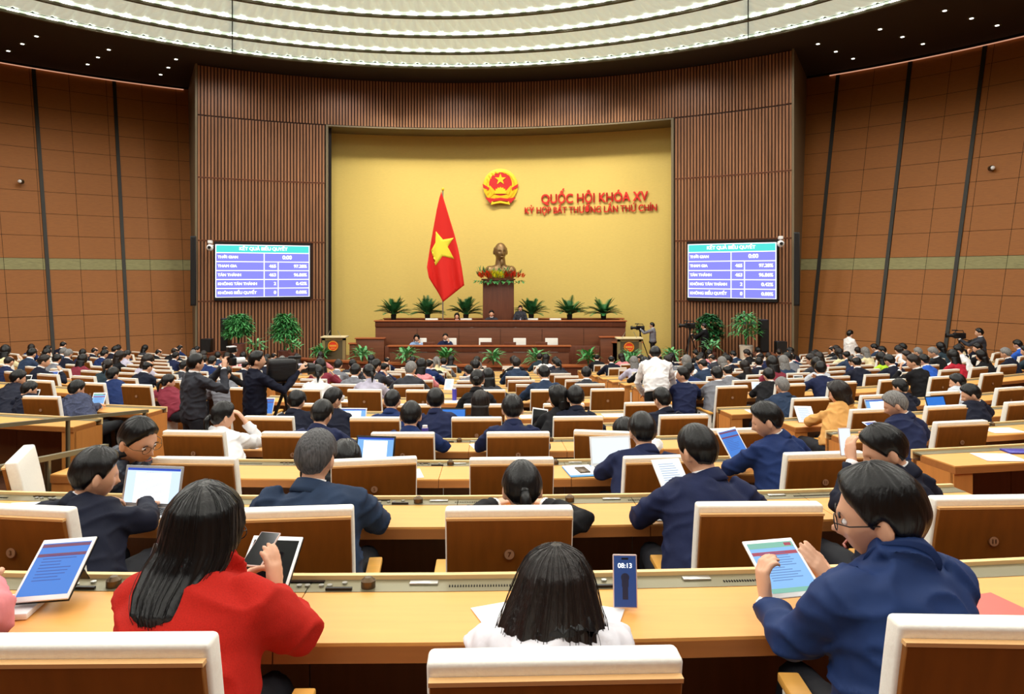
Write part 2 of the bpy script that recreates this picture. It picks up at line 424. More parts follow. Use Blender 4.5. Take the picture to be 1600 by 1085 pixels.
def radial(name, a, r0, r1, z0, z1, m, w=.03):
    h = w/20/2
    b = [(*polar(c, r), z0) for c, r in ((a-h, r1), (a+h, r1), (a+h, r0), (a-h, r0))]
    return struct(MB().hexa(b, [(x, y, z1) for x, y, _ in b]).build(name, m))
for nm, e_, px in (('trim_40', EDGE_L, 296), ('trim_41', EDGE_R, 1256)):     # side returns of the portal, back to the conical wall
    s_ = -1 if px < 800 else 1; a = Vector((*polar(e_, 19.95), 0)); d = Vector(((px-800)/F, 1, 0)); f0 = 30.0
    b = ray_circle(px, 23.9); a2 = Vector((*polar(e_+s_*.004, 19.95), 0)); b2 = Vector((*polar(ang(b)-s_*.01, 24.3), 0)); b = Vector((*polar(ang(b), 24.3), 0))
    q = [a, a2, b, b2] if s_ > 0 else [a2, a, b2, b]
    struct(MB().hexa([Vector((p.x, p.y, -.3)) for p in q], [Vector((p.x, p.y, H_TOP)) for p in q]).build(nm, M_ret))
radial('trim_42', OPEN_L, 19.95, 21.6, -.3, H_OPEN, M_ret, .10); radial('trim_43', OPEN_R, 19.95, 21.6, -.3, H_OPEN, M_ret, .10)
radial('trim_44', OPEN_L+.006, 20.3, 21.6, -.3, H_OPEN, M_dark, .14)
mb = MB(); k = 30
for j in range(k):      # lintel underside and thin bronze edge
    c0, c1 = OPEN_L+(OPEN_R-OPEN_L)*j/k, OPEN_L+(OPEN_R-OPEN_L)*(j+1)/k
    b = [(*polar(c, r), H_OPEN-.06) for c, r in ((c0, 21.6), (c1, 21.6), (c1, 19.96), (c0, 19.96))]
    mb.hexa(b, [(x, y, H_OPEN+.0) for x, y, _ in b])
struct(mb.build('trim_45', M_ret))
mb = MB(); k = 40
for j in range(k):
    c0, c1 = OPEN_L-.01+(OPEN_R-OPEN_L+.02)*j/k, OPEN_L-.01+(OPEN_R-OPEN_L+.02)*(j+1)/k
    mb.add([(*polar(c0, 21.55), -.3), (*polar(c1, 21.55), -.3), (*polar(c1, 21.55), H_OPEN+.2), (*polar(c0, 21.55), H_OPEN+.2)], [(0, 1, 2, 3)])
struct(mb.build('wall_ochre', M_ochre, smooth=True))

# ================================================================== rows: arcs, levels
ROWZ = {1: (1.47, .746), 2: (2.94, .909), 3: (4.41, 1.081), 4: (5.88, 1.242), 5: (7.35, 1.406), 6: (8.95, 1.557), 7: (10.75, 1.664), 8: (12.2, 1.81),
        9: (13.7, 1.95), 10: (15.2, 2.09), 11: (16.8, 2.25), 12: (18.3, 2.39), 13: (19.7, 2.52), 14: (21.15, 2.66), 15: (22.68, 2.80)}
CH = 1.08
def floorz(n): return EYE-(ROWZ[n][1]+CH)
def arc(n, X, off=0):
    s = .03+.0016*(n-1); k = .0195+.0005*(n-1); z0 = ROWZ[n][0]
    y = z0+s*X+k*X*X; d = s+2*k*X; L = math.hypot(1, d)
    return Vector((X-off*d/L, y+off/L, 0)), math.atan(d)
def arc_px(n, px, off=0):
    X = 0
    for _ in range(40):
        p, a = arc(n, X, off); X += .7*((px-800)/F*p.y-p.x)
    return X
def inside(p, z, m=.5):
    if EDGE_L-.02 < ang(p) < EDGE_R+.02 and math.hypot(p.x-CX, p.y-CY) > 19.3: return False
    return math.hypot(p.x-CX, p.y-CY) < wallR(z)-m
# floor: one terrace per row
mb = MB(); XS = [x*.75 for x in range(-30, 30)]
def linepts(n, off, z): return [Vector((*arc(n, X, off)[0].xy, z)) for X in XS]
mb2 = MB()
prev = [Vector((x, -13.5, floorz(1)+.15)) for x in XS]; zprev = floorz(1)+.15
for n in range(1, 16):
    line_hi = linepts(n, -.28, zprev); line_lo = [Vector((p.x, p.y, floorz(n))) for p in line_hi]
    for i in range(len(XS)-1):
        mb.add([prev[i], prev[i+1], line_hi[i+1], line_hi[i]], [(0, 1, 2, 3)])
        mb.add([line_hi[i], line_hi[i+1], line_lo[i+1], line_lo[i]], [(0, 1, 2, 3)])
    prev = line_lo; zprev = floorz(n)
far = [Vector((x*1.3, 38, floorz(15))) for x in XS]
for i in range(len(XS)-1): mb.add([prev[i], prev[i+1], far[i+1], far[i]], [(0, 1, 2, 3)])
struct(mb.build('floor', M_floor))
# ================================================================== block limits of each row (X at the chair line)
MIDL = {1: -2.7, 2: -3.3, 3: -3.35, 4: -3.1, 5: -3.0, 6: -3.25, 7: -4.15}
MIDR = {1: 2.3, 2: 2.75, 3: 2.35, 4: 2.35, 5: 2.3, 6: 2.1, 7: 1.72}
RGT = {3: 3.40, 4: 3.34, 5: 3.36, 6: 3.1, 7: 2.85}
LFT = {5: -5.15, 6: -5.12, 7: -5.45}
for n in range(8, 16):
    MIDL[n] = -4.15-.04*(n-8); MIDR[n] = 1.6-.04*(n-8); RGT[n] = 2.7-.05*(n-8); LFT[n] = -5.35-.07*(n-8)
ROWNAME = {n: ORD[n]+' row' for n in range(1, 16)}
# explicit chairs of the near rows: image column of the back's centre, extra turn in degrees
CHAIRS = {
    1: [(-590, 0), (118, 1, .11), (865, 0, .035), (1620, -6, .12)],
    2: [(-290, 0), (40, -5), (455, 6), (795, 0), (1178, -3), (1534, -4)],
    3: [(48, -62), (312, 0), (585, 10), (799, 0), (1034, 2), (1280, 0)],
    4: [(309, 0), (462, 0), (631, 0), (809, 0), (946, -14), (1146, 0), (1493, 0), (1662, 0)],
    5: [(424, 0), (588, 0), (745, 0), (902, 0), (1065, 0), (1357, 0), (1471, 0), (1592, 0)],
    6: [(-38, 4), (70, 6), (503, 0), (645, 0), (757, 0), (880, 0), (1005, 0), (1262, 0), (1366, 0), (1469, 0), (1572, 0)],
    7: [(68, 0), (147, 0), (218, 0), (388, 0), (478, 0), (571, 0), (662, 0), (763, 0), (855, 0), (948, 0), (1141, 0), (1231, 0), (1312, 0), (1390, 0), (1467, 0), (1545, 0)],
}
OFFS = {}
SEATS = []      # (row, X, turn, index in row)
for n in CHAIRS:
    for px, t, *o in CHAIRS[n]: SEATS.append([n, arc_px(n, px), math.radians(t), px]); OFFS[(n, px)] = o[0] if o else 0
for n in range(8, 16):
    for a, b in ((None, LFT[n]-.5), (MIDL[n]+.45, MIDR[n]-.35), (RGT[n]+.45, None)):
        pitch = .90
        if a is None:
            X = b; xs = []
            while True:
                p, an = arc(n, X)
                if not inside(p, floorz(n), 1.0) or p.x/p.y < -.74 or abs(an) > .6: break
                xs.append(X); X -= pitch*math.cos(an)
            xs = xs[::-1]
        elif b is None:
            X = a; xs = []
            while True:
                p, an = arc(n, X)
                if not inside(p, floorz(n), 1.0) or p.x/p.y > .74 or abs(an) > .6: break
                xs.append(X); X += pitch*math.cos(an)
        else:
            k = int((b-a)/pitch); xs = [a+(b-a)*i/k for i in range(k+1)]
        for X in xs: SEATS.append([n, X+random.uniform(-.06, .06), math.radians(random.uniform(-7, 7)), None])

# ================================================================== desks
def desk_span(n, xa, xb, name_block, k):
    near = n <= 7; z = floorz(n)
    t = empty('desk', (*arc(n, (xa+xb)/2, .9)[0].xy, z), 0,
              'long maple desk, %s, %s from the camera' % (name_block, ROWNAME[n]), 'desk', 'curved maple desks')
    Mi = Matrix.Translation(t.location).inverted()
    ns = max(1, round((xb-xa)/.98))
    def strip(mb, o0, o1, z0, z1, gap=.002, xa=xa, xb=xb, sub=1):
        cnt = ns*sub
        for i in range(cnt):
            a, b = xa+(xb-xa)*i/cnt, xa+(xb-xa)*(i+1)/cnt; m = 2 if near else 1
            for j in range(m):
                c, d = a+(b-a)*j/m+(gap if j == 0 and i > 0 and i % sub == 0 else 0), a+(b-a)*(j+1)/m-(gap if j == m-1 and (i+1) % sub == 0 else 0)
                q = [arc(n, c, o0)[0], arc(n, d, o0)[0], arc(n, d, o1)[0], arc(n, c, o1)[0]]
                mb.hexa([Mi @ Vector((p.x, p.y, z+z0)) for p in q], [Mi @ Vector((p.x, p.y, z+z1)) for p in q])
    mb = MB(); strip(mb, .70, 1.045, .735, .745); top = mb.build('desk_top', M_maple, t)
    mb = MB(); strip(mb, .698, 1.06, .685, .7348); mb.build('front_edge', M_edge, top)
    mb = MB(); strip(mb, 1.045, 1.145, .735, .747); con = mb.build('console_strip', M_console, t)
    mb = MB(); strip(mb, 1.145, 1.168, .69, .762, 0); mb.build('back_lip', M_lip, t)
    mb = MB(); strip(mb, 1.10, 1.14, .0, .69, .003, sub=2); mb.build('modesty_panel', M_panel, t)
    for s, X in ((-1, xa), (1, xb)):
        mb = MB(); X2 = X-s*.035
        q = [arc(n, min(X, X2), .72)[0], arc(n, max(X, X2), .72)[0], arc(n, max(X, X2), 1.16)[0], arc(n, min(X, X2), 1.16)[0]]
        mb.hexa([Mi @ Vector((p.x, p.y, z)) for p in q], [Mi @ Vector((p.x, p.y, z+.684)) for p in q])
        X2 = X-s*.16
        q = [arc(n, min(X, X2), .71)[0], arc(n, max(X, X2), .71)[0], arc(n, max(X, X2), .75)[0], arc(n, min(X, X2), .75)[0]]
        mb.hexa([Mi @ Vector((p.x, p.y, z)) for p in q], [Mi @ Vector((p.x, p.y, z+.684)) for p in q])
        mb.build('end_panel', M_end, t)
    if n <= 4:          # microphone stub, buttons, slots beside every seat
        for sn, X, tr, px in SEATS:
            if sn != n or not xa < X < xb: continue
            def on(dx, off, h=.747):
                p, a = arc(n, X+dx, off); return Mi @ Vector((p.x, p.y, z+h)), Matrix.Rotation(a, 3, 'Z')
            for c_ in [0]:
                if X+.40 < xb:
                    c, R = on(.38, 1.085, .759); mb = MB(); mb.cyl(c, .025, .024, 20); mb.cyl(c+Vector((0, 0, .017)), .0245, .012, 20, .012); mb.build('microphone_stub', M_bronze, con, smooth=False)
                    c, R = on(.28, 1.06, .752); MB().box(c, (.09, .012, .008), R).build('stub_arm', M_black, con)
                for i, dx in enumerate((.13, .16, .21, .24, .29)):
                    c, R = on(dx, 1.09 if i != 4 else 1.11, .750); MB().cyl(c, .0095, .007, 14).build('button', M_steel, con)
                c, R = on(.15, 1.125, .749); MB().box(c, (.12, .018, .005), R).build('display', M_glassblk, con)
                if X-.42 > xa:
                    c, R = on(-.37, 1.11, .750); MB().box(c, (.10, .03, .008), R).build('card_reader', M_steel, con, bevel=.003)
                    c, R = on(-.16, 1.085, .748); mb = MB()
                    for q in range(24): mb.box(c+R @ Vector((-.11+q*.0095, 0, 0)), (.004, .012, .004), R)
                    mb.build('speaker_slot', M_dark, con)
    return t
spans = []
for n in range(1, 16):
    spans.append((n, MIDL[n], MIDR[n], 'middle block'))
    if n in LFT:
        X = LFT[n]
        while inside(arc(n, X, 1)[0], floorz(n), 1.5) and arc(n, X, 1)[0].x/arc(n, X, 1)[0].y > -.78 and abs(arc(n, X)[1]) < .64: X -= .3
        spans.append((n, X, LFT[n], 'left block'))
    if n in RGT:
        X = RGT[n]
        while inside(arc(n, X, 1)[0], floorz(n), 1.5) and arc(n, X, 1)[0].x/arc(n, X, 1)[0].y < .78 and abs(arc(n, X)[1]) < .64: X += .3
        spans.append((n, RGT[n], X, 'right block'))
for k, s in enumerate(spans): desk_span(*s, k)

# ================================================================== chairs
PROF = [(.40, .045), (.55, .012), (.72, -.018), (.88, -.045), (1.0, -.07), (1.08, -.088)]
def prof(z):
    for (a, ya), (b, yb) in zip(PROF, PROF[1:]):
        if z <= b: return ya+(yb-ya)*(z-a)/(b-a)
    return PROF[-1][1]
def slab(w, z0, z1, y0, y1, n=9, wt=None, fine=True):
    mb = MB(); rs = []
    for i in range(n+1):
        z = z0+(z1-z0)*i/n; p = prof(z); ww = w/2
        rs.append([(-ww, p+y0, z), (ww, p+y0, z), (ww, p+y1, z), (-ww, p+y1, z)])
    return mb.rings(rs)
def make_chair(number, lab):
    t = empty('chair', (0, 0, 0), 0, lab, 'chair')
    slab(.50, .42, CH, .0, .066).build('backrest', M_cream, t, bevel=.012, seg=3)
    v = slab(.486, .40, 1.040, -.020, -.001).build('back_panel', M_veneer, t, bevel=.002, seg=1)
    slab(.490, 1.0402, 1.0502, -.021, -.001, 1).build('panel_trim', M_trim, v)
    MB().box((0, .30, .425), (.50, .46, .08)).build('seat', M_cream, t, bevel=.02)
    for s in (-1, 1):
        a = MB().box((s*.292, .27, .46), (.045, .42, .36)).build('armrest', M_cream, t, bevel=.012)
        MB().box((s*.292, .26, .656), (.062, .46, .028)).build('arm_top', M_arm, a, bevel=.006)
    mb = MB(); mb.cyl((0, .30, .22), .045, .36, 16); mb.cyl((0, .30, .02), .22, .03, 24, .2); mb.build('pedestal', M_black, t)
    p = MB().cyl((0, prof(.90)-.0235, .90), .019, .006, 24, axis='Y').build('number_plate', M_plate, v)
    MB().cyl((0, prof(.90)-.0215, .90), .022, .005, 24, axis='Y').build('plate_ring', M_panel, p)
    if number: text(str(number), 'number', .026, frame((0, prof(.90)-.0275, .90), (0, -1, 0)), M_panel, p, ext=.0005, bold=.0006)
    return t
def chair_mesh_far():
    mb = MB()
    def put(b, i):
        mb.mi = i; mb.add(b.v, b.f)
    put(slab(.50, .42, CH, .0, .066, 4), 0); put(slab(.486, .40, 1.042, -.020, -.001, 4), 1)
    put(MB().box((0, .30, .425), (.50, .46, .08)), 0)
    for s in (-1, 1): put(MB().box((s*.292, .27, .46), (.045, .42, .36)), 0); put(MB().box((s*.292, .26, .656), (.062, .46, .028)), 2)
    put(MB().cyl((0, .30, .20), .05, .4, 10), 3)
    return mb.mesh('chair', [M_cream, M_veneer, M_arm, M_black])
NUM = {1: {118: 5, 865: 7, 1620: 9, -590: 3}, 2: {40: 3, 455: 5, 795: 7, 1178: 9, 1534: 11, -290: 1}}
NUM[3] = {312: 3, 585: 5, 799: 7, 1034: 9, 1280: 11, 48: 1}; NUM[4] = {309: 3, 462: 5, 631: 7, 809: 9, 946: 11, 1146: 13, 1493: 15, 1662: 17}
proto = None; farm = chair_mesh_far()
rowcount = {}; bc = {}
for s in sorted(SEATS, key=lambda s: (s[0], s[1])):
    n, X, tr, px = s; p, a = arc(n, X, OFFS.get((n, px), 0)); rowcount[n] = rowcount.get(n, 0)+1; i = rowcount[n]
    blk = 'left' if X < MIDL[n] else ('right' if X > MIDR[n] else 'middle')
    if n <= 2: blk = 'middle'
    bc[(n, blk)] = bc.get((n, blk), 0)+1; i = bc[(n, blk)]
    s.append((i, blk))
    if p.x/p.y < -.80 and n > 1 and px is None: continue
    lab = 'brown-backed cream chair, %s from left, %s block, %s from the camera' % (ORD[i], blk, ROWNAME[n])
    if n <= 7:
        num = NUM.get(n, {}).get(px)
        if num or proto is None: c = make_chair(num, lab)
        else: c = copy_tree(proto); c['label'] = lab
        if not num and proto is None: proto = c
        c['group'] = 'seats of the %s' % ROWNAME[n]
    else:
        c = link('chair', farm); tag(c, lab, 'chair', 'seats of the %s' % ROWNAME[n])
    c.location = (p.x, p.y, floorz(n)); c.rotation_euler = (0, 0, a+tr)
print('seats', len(SEATS), rowcount)
# ================================================================== people
def smooth(t): t = max(0.0, min(1.0, t)); return t*t*(3-2*t)
def sph(nu, nv):
    for i in range(nv+1):
        th = math.pi*(.012+.976*i/nv)
        for j in range(nu):
            ph = 2*math.pi*j/nu; yield (math.sin(th)*math.sin(ph), math.sin(th)*math.cos(ph), -math.cos(th))
def head_pt(d, f=1.0):
    x, y, z = d; px, py, pz = x*.079, y*.098, z*.118
    if z < 0: px *= 1-.30*(-z)**1.2
    if z < -.1 and y > 0: px *= 1-.12*smooth(-z); py *= 1+.10*smooth((-z-.3)/.5)
    if z < 0 and y < 0: py *= 1-.30*smooth(-z*1.2)
    if z > 0: px *= 1+.03*math.sin(z*math.pi)
    if z > .2 and y > 0: py *= 1-.04*z
    if y > 0 and f:
        g = lambda cx, cz, sx, sz: math.exp(-((x-cx)/sx)**2-((z-cz)/sz)**2)
        py += f*(.030*g(0, -.26, .13, .13)+.014*g(0, -.05, .10, .2)-.013*(g(.36, .02, .17, .11)+g(-.36, .02, .17, .11))+.005*g(0, .2, .5, .1)
                 +.009*g(0, -.54, .22, .055)+.008*g(0, -.63, .2, .05)-.004*g(0, -.585, .25, .02)+.007*g(0, -.84, .3, .12)
                 +.004*(g(.5, -.25, .2, .15)+g(-.5, -.25, .2, .15)))
    return Vector((px, py, pz))
HL = {  # hairline height against azimuth from the face (0) to the nape (pi)
    'short': [(0, .58), (.5, .50), (.95, .30), (1.2, .08), (1.35, -.12), (1.5, .0), (1.68, .04), (1.85, -.28), (2.2, -.62), (3.15, -.74)],
    'bob': [(0, .58), (.5, .48), (.9, .2), (1.15, -.5), (1.5, -.85), (3.15, -.95)],
    'up': [(0, .58), (.5, .48), (.95, .26), (1.25, -.05), (1.5, -.10), (1.7, .0), (1.9, -.3), (2.3, -.6), (3.15, -.72)],
}
def hairline(kind, ph):
    t = HL[kind]
    for (a, u), (b, v) in zip(t, t[1:]):
        if ph <= b: return u+(v-u)*(ph-a)/(b-a)
    return t[-1][1]
def hair_cap(kind, T, nu, nv, seed=0, bald=0, rough=.0016, part=0):
    mb = MB(); vs = []
    rnd = Vector((seed*3.7, seed*1.3, 0))
    for d in sph(nu, nv):
        x, y, z = d; ph = abs(math.atan2(x, y)); h = hairline(kind, ph)
        t = smooth((z-h)/.30+.16)
        if bald:
            q = math.acos(max(-1, min(1, (x*0+y*.10+z*.99))))
            t *= smooth((q-bald)/.25)
        n = noise.noise(Vector((math.atan2(x, y)*5.5, z*1.5, z*z))+rnd)+.6*noise.noise(Vector((math.atan2(x, y-.1)*17, z*2, 3))+rnd)
        th = T*(1+.25*z if z > 0 else max(.45, 1+.9*z) if kind != 'bob' else 1)*t-.007*(1-t)+rough*n*t*2.2
        if y > .2 and z > .3 and t > .3: th += .010*smooth((y-.2)*2)*(1-abs(x+part))*(T/.016)
        p = head_pt(d, 0); nn = Vector((x/.079, y/.098, z/.118)).normalized(); vs.append(p+nn*th)
    fs = [(i*nu+j, i*nu+(j+1) % nu, (i+1)*nu+(j+1) % nu, (i+1)*nu+j) for i in range(nv) for j in range(nu)]
    fs += [tuple(range(nu-1, -1, -1)), tuple(range(nv*nu, (nv+1)*nu))]
    mb.add(vs, fs); return mb
def put_head(mb, c, R, nu=32, nv=28, f=1.0, s=1.0):
    vs = [Vector(c)+R @ (head_pt(d, f)*s) for d in sph(nu, nv)]
    fs = [(i*nu+j, i*nu+(j+1) % nu, (i+1)*nu+(j+1) % nu, (i+1)*nu+j) for i in range(nv) for j in range(nu)]
    fs += [tuple(range(nu-1, -1, -1)), tuple(range(nv*nu, (nv+1)*nu))]
    mb.add(vs, fs)
    for sx in (-1, 1):
        mb.ell(Vector(c)+R @ Vector((sx*.085*s, -.008, -.012)), (.0105*s, .020*s, .034*s), R @ Matrix.Rotation(sx*.35, 3, 'Z'), 12, 8)
        mb.ell(Vector(c)+R @ Vector((sx*.078*s, -.008, -.034)), (.008*s, .010*s, .014*s), R, 8, 6)
def hand(mb, w, d, palm, side, curl=.5, spread=.08, n=8, s=1.0, thumb=.5):
    """w wrist, d towards the fingers, palm the direction the palm faces, side +1 right hand, -1 left hand"""
    d = Vector(d).normalized(); pz = Vector(palm); pz = (pz-d*pz.dot(d)).normalized(); x = d.cross(-pz)*-1   # x: towards the thumb for the left hand
    x = pz.cross(d)*side*1.0; up = -pz
    def at(a, b, c): return Vector(w)+(x*a+d*b+up*c)*s
    rs = []
    for b, rx, ry in ((-.01, .026, .019), (.02, .032, .017), (.055, .040, .015), (.088, .040, .012)):
        rs.append([at(rx*math.cos(2*math.pi*j/12), b, ry*math.sin(2*math.pi*j/12)) for j in range(12)])
    mb.rings(rs)
    for i, (bx, L) in enumerate(((.030, .074), (.010, .082), (-.010, .076), (-.029, .060))):
        a = at(bx, .080, 0); dir0 = (d+x*(bx*spread*30)).normalized(); pts = [a]; r = [.0098, .0092, .0085, .0066]
        cc = curl*(1+.1*i); dd = dir0; q = a; t = 0
        for k, l in enumerate((.46, .30, .24)):
            t += cc*(.75 if k == 0 else .8); dd = dir0*math.cos(t)-up*math.sin(t); q = q+dd*L*l*s; pts.append(q)
        mb.tube(pts, [v*s for v in r], n)
    b = at(.026, .022, -.004); t1 = b+(x*.030+d*.022-up*.010*(1+thumb))*s; t2 = t1+(x*.010+d*.028-up*.010*thumb)*s; t3 = t2+(d*.022-x*.002-up*.008*thumb)*s
    mb.tube([b, t1, t2, t3], [.014*s, .0125*s, .011*s, .008*s], n)
def remesh(mb, voxel, name, mats, M=None, crease=0, cs=7.0, seed=0, iters=2):
    me = mb.mesh('tmp', []); o = bpy.data.objects.new('tmp', me); COL.objects.link(o)
    m = o.modifiers.new('r', 'REMESH'); m.mode = 'VOXEL'; m.voxel_size = voxel; m.use_smooth_shade = True
    s = o.modifiers.new('s', 'SMOOTH'); s.factor = .5; s.iterations = iters
    bpy.context.view_layer.update()
    out = bpy.data.meshes.new_from_object(o.evaluated_get(bpy.context.evaluated_depsgraph_get()))
    bpy.data.objects.remove(o); bpy.data.meshes.remove(me)
    n = len(out.vertices)
    if crease:
        co = np.empty(n*3, dtype=np.float32); out.vertices.foreach_get('co', co); co = co.reshape(-1, 3)
        no = np.empty(n*3, dtype=np.float32); out.vertices.foreach_get('normal', no); no = no.reshape(-1, 3)
        off = Vector((seed*2.3, seed*.7, 0)); d = np.empty(n, dtype=np.float32)
        for i in range(n):
            c = co[i]; q = Vector((c[0]*cs, c[1]*cs, c[2]*cs*1.7))+off
            a_ = max(0, 1-2.6*abs(noise.noise(q))); d[i] = a_*a_*1.1-.3+.35*noise.noise(q*2.1)
        co = co+no*(d*crease)[:, None]; out.vertices.foreach_set('co', co.ravel())
    out.name = name; out.materials.clear()
    for m_ in mats: out.materials.append(m_)
    out.polygons.foreach_set('use_smooth', [True]*len(out.polygons)); out.update()
    return out
def rotm(yaw=0, pitch=0, roll=0):   # degrees; yaw + turns to the left seen from above, pitch + looks down
    return (Matrix.Rotation(math.radians(yaw), 3, 'Z') @ Matrix.Rotation(math.radians(-pitch), 3, 'X') @ Matrix.Rotation(math.radians(roll), 3, 'Y'))
def torso_rings(J, grow=0, w=.215, belly=1.0, top=1.0, neckr=.062, n=24):
    hip, ch, nk = Vector(J['hip']), Vector(J['chest']), Vector(J['neck'])
    rh, rc = J['rh'], J['rc']; rs = []
    prof_ = ((0, .172, .125), (.12, .170, .130), (.3, .160*belly, .122*belly), (.5, .172, .122), (.68, w-.038, .122), (.80, w-.028, .112), (.88, w-.045, .095), (.935, w-.085, .080), (.97, .095, .072), (1.0, neckr, neckr))
    for t, rx, ry in prof_:
        if t > top+1e-6: break
        a = hip.lerp(ch, t); b = ch.lerp(nk, t); c = a.lerp(b, t) if t < 1 else nk
        c = hip*(1-t)**2+ch*2*t*(1-t)+nk*t*t; ax = ((ch-hip)*(1-t)+(nk-ch)*t).normalized()
        r = (rh*(1-t)+rc*t).normalized(); f = ax.cross(r).normalized(); r = f.cross(ax)
        rx += grow; ry += grow; ring = []
        for j in range(n):
            a_ = 2*math.pi*j/n; co, si = math.cos(a_), math.sin(a_); e = .82
            ring.append(c+r*(rx*math.copysign(abs(co)**e, co))+f*(ry*math.copysign(abs(si)**e, si)))
        rs.append(ring)
    return rs
def shoulder(J, s, w=.215):
    hip, ch, nk = Vector(J['hip']), Vector(J['chest']), Vector(J['neck']); t = .845
    c = hip*(1-t)**2+ch*2*t*(1-t)+nk*t*t
    return c+J['rc']*s*(w-.050)+Vector((0, 0, .012))
def make_figure(J, o):
    """J: joints in the person's own space (faces +Y). Returns meshes by part."""
    w = o.get('w', .215); vx = o.get('vx', .011); hs = o.get('hs', 1.0); out = {}
    shL, shR = shoulder(J, -1, w), shoulder(J, 1, w); hR = J['hR']; hc = Vector(J['head']); nk = Vector(J['neck'])
    # skin: one continuous body
    mb = MB(); put_head(mb, hc, hR, 40 if vx < .013 else 20, 34 if vx < .013 else 16, 1.0, hs)
    chin = hc+hR @ Vector((0, -.012, -.075))
    mb.tube([nk-Vector((0, 0, .06)), nk, nk.lerp(chin, .5), chin], [.066, .057, .054, .052], 18)
    mb.rings(torso_rings(J, -.016, w))
    for s, sh, el, wr in ((-1, shL, J['elL'], J['wrL']), (1, shR, J['elR'], J['wrR'])):
        el, wr = Vector(el), Vector(wr)
        mb.tube([sh, sh.lerp(el, .5), el, el.lerp(wr, .45), wr], [.046, .042, .038, .034, .026], 12)
        hd = Vector(J.get('hdL' if s < 0 else 'hdR', wr-el)); pm = J.get('pmL' if s < 0 else 'pmR', (0, 0, -1))
        cu = J.get('cuL' if s < 0 else 'cuR', .45)
        hand(mb, wr+hd.normalized()*.015, hd, pm, s, cu, n=8, s=1.0)
    out['body'] = remesh(mb, min(vx, .0065) if vx < .013 else vx, 'person', [o.get('skin', M_skin)], iters=1)
    # coat
    g = o.get('grow', .010); mb = MB(); mb.rings(torso_rings(J, g, w, o.get('belly', 1.04), neckr=.070))
    for s, sh, el, wr in ((-1, shL, J['elL'], J['wrL']), (1, shR, J['elR'], J['wrR'])):
        el, wr = Vector(el), Vector(wr); e2 = wr+(el-wr).normalized()*.01; k = o.get('sleeve', 1.0)
        ins = sh.lerp(nk, .35)
        mb.tube([ins, sh, sh.lerp(el, .35), sh.lerp(el, .75), el, el.lerp(wr, .35), e2], [.058*k, .066*k, .064*k, .057*k, .054*k, .050*k, .041*k], 16)
    if o.get('collar', True):
        f = hR @ Vector((0, 1, 0)); cdir = (chin-nk).normalized()
        mb.tube([nk-cdir*.05, nk-cdir*.005, nk+cdir*.022], [.094, .080, .070], 20)
    if o.get('puff'): pass
    out['jacket'] = remesh(mb, vx, 'jacket', [o['cloth']], crease=o.get('crease', .011), cs=o.get('cs', 7.0), seed=o.get('seed', 1), iters=2)
    if o.get('collar', True) and vx < .013:
        cdir = (chin-nk).normalized(); bk = hR @ Vector((0, -1, 0)); mb = MB()
        mb.tube([nk-cdir*.022+bk*.006, nk-cdir*.006+bk*.006, nk+cdir*.012+bk*.003, nk+cdir*.028, nk+cdir*.027], [.095, .089, .080, .073, .064], 30)
        out['collar'] = mb.mesh('collar', [o['cloth']], True)
    if o.get('shirtcollar', True):
        mb = MB(); cdir = (chin-nk).normalized(); mb.tube([nk-cdir*.02, nk+cdir*.018, nk+cdir*.040], [.068, .063, .060], 20)
        for s, el, wr in ((-1, J['elL'], J['wrL']), (1, J['elR'], J['wrR'])):
            a = (Vector(wr)-Vector(el)).normalized(); mb.tube([Vector(wr)-a*.03, Vector(wr)+a*.006], .034, 14)
        out['shirt'] = mb.mesh('shirt', [o.get('shirt', M_shirt)], True)
    # legs
    mb = MB(); hip = Vector(J['hip'])
    for s in (-1, 1):
        h = hip+J['rh']*s*.09; kn = Vector(J.get('knL' if s < 0 else 'knR', (s*.11+hip.x, hip.y+.44, hip.z+.02)))
        an = Vector(J.get('anL' if s < 0 else 'anR', (kn.x, kn.y+.03, .09)))
        mb.tube([h, h.lerp(kn, .5), kn, kn.lerp(an, .4), an], [.098, .085, .066, .062, .052], 14)
    mb.ell(hip, (.165, .13, .12))
    out['trousers'] = remesh(mb, max(.02, vx), 'trousers', [o.get('legs', M_trouser)], crease=.005, iters=1)
    mb = MB()
    for s in (-1, 1):
        an = Vector(J['anL'] if s < 0 and 'anL' in J else (J['anR'] if s > 0 and 'anR' in J else (s*.11+hip.x, hip.y+.47, .09)))
        mb.ell((an.x, an.y+.06, an.z-.045), (.045, .13, .042))
    out['shoe'] = mb.mesh('shoes', [M_shoe], True)
    # hair
    hk = o.get('hair', 'short'); nu, nv = (96, 56) if vx < .013 else (24, 16); hm = o.get('hmat', M_hair)
    Mh = Matrix.Translation(hc) @ hR.to_4x4() @ Matrix.Scale(hs, 4)
    if hk != 'none':
        kind = {'short': 'short', 'grey': 'short', 'bald': 'short', 'bob': 'bob', 'long': 'bob', 'bun': 'up', 'tail': 'up'}[hk]
        T = {'short': .017, 'bob': .026, 'long': .020, 'bun': .016, 'tail': .016, 'bald': .010, 'grey': .015}[hk]
        mb = hair_cap(kind, o.get('T', T), nu, nv, o.get('seed', 1), bald=o.get('bald', .75 if hk == 'bald' else 0), rough=.0016 if hk not in ('bob', 'long') else .0024)
        if hk == 'bun': mb.ell((0, -.125, .01), (.048, .042, .045), None, 24, 16)
        if hk == 'tail':
            mb.ell((0, -.108, .0), (.024, .024, .024), None, 14, 10); mb.tube([(0, -.115, .0), (0, -.14, -.03), (.005, -.14, -.09), (.0, -.125, -.16)], [.020, .026, .022, .006], 14)
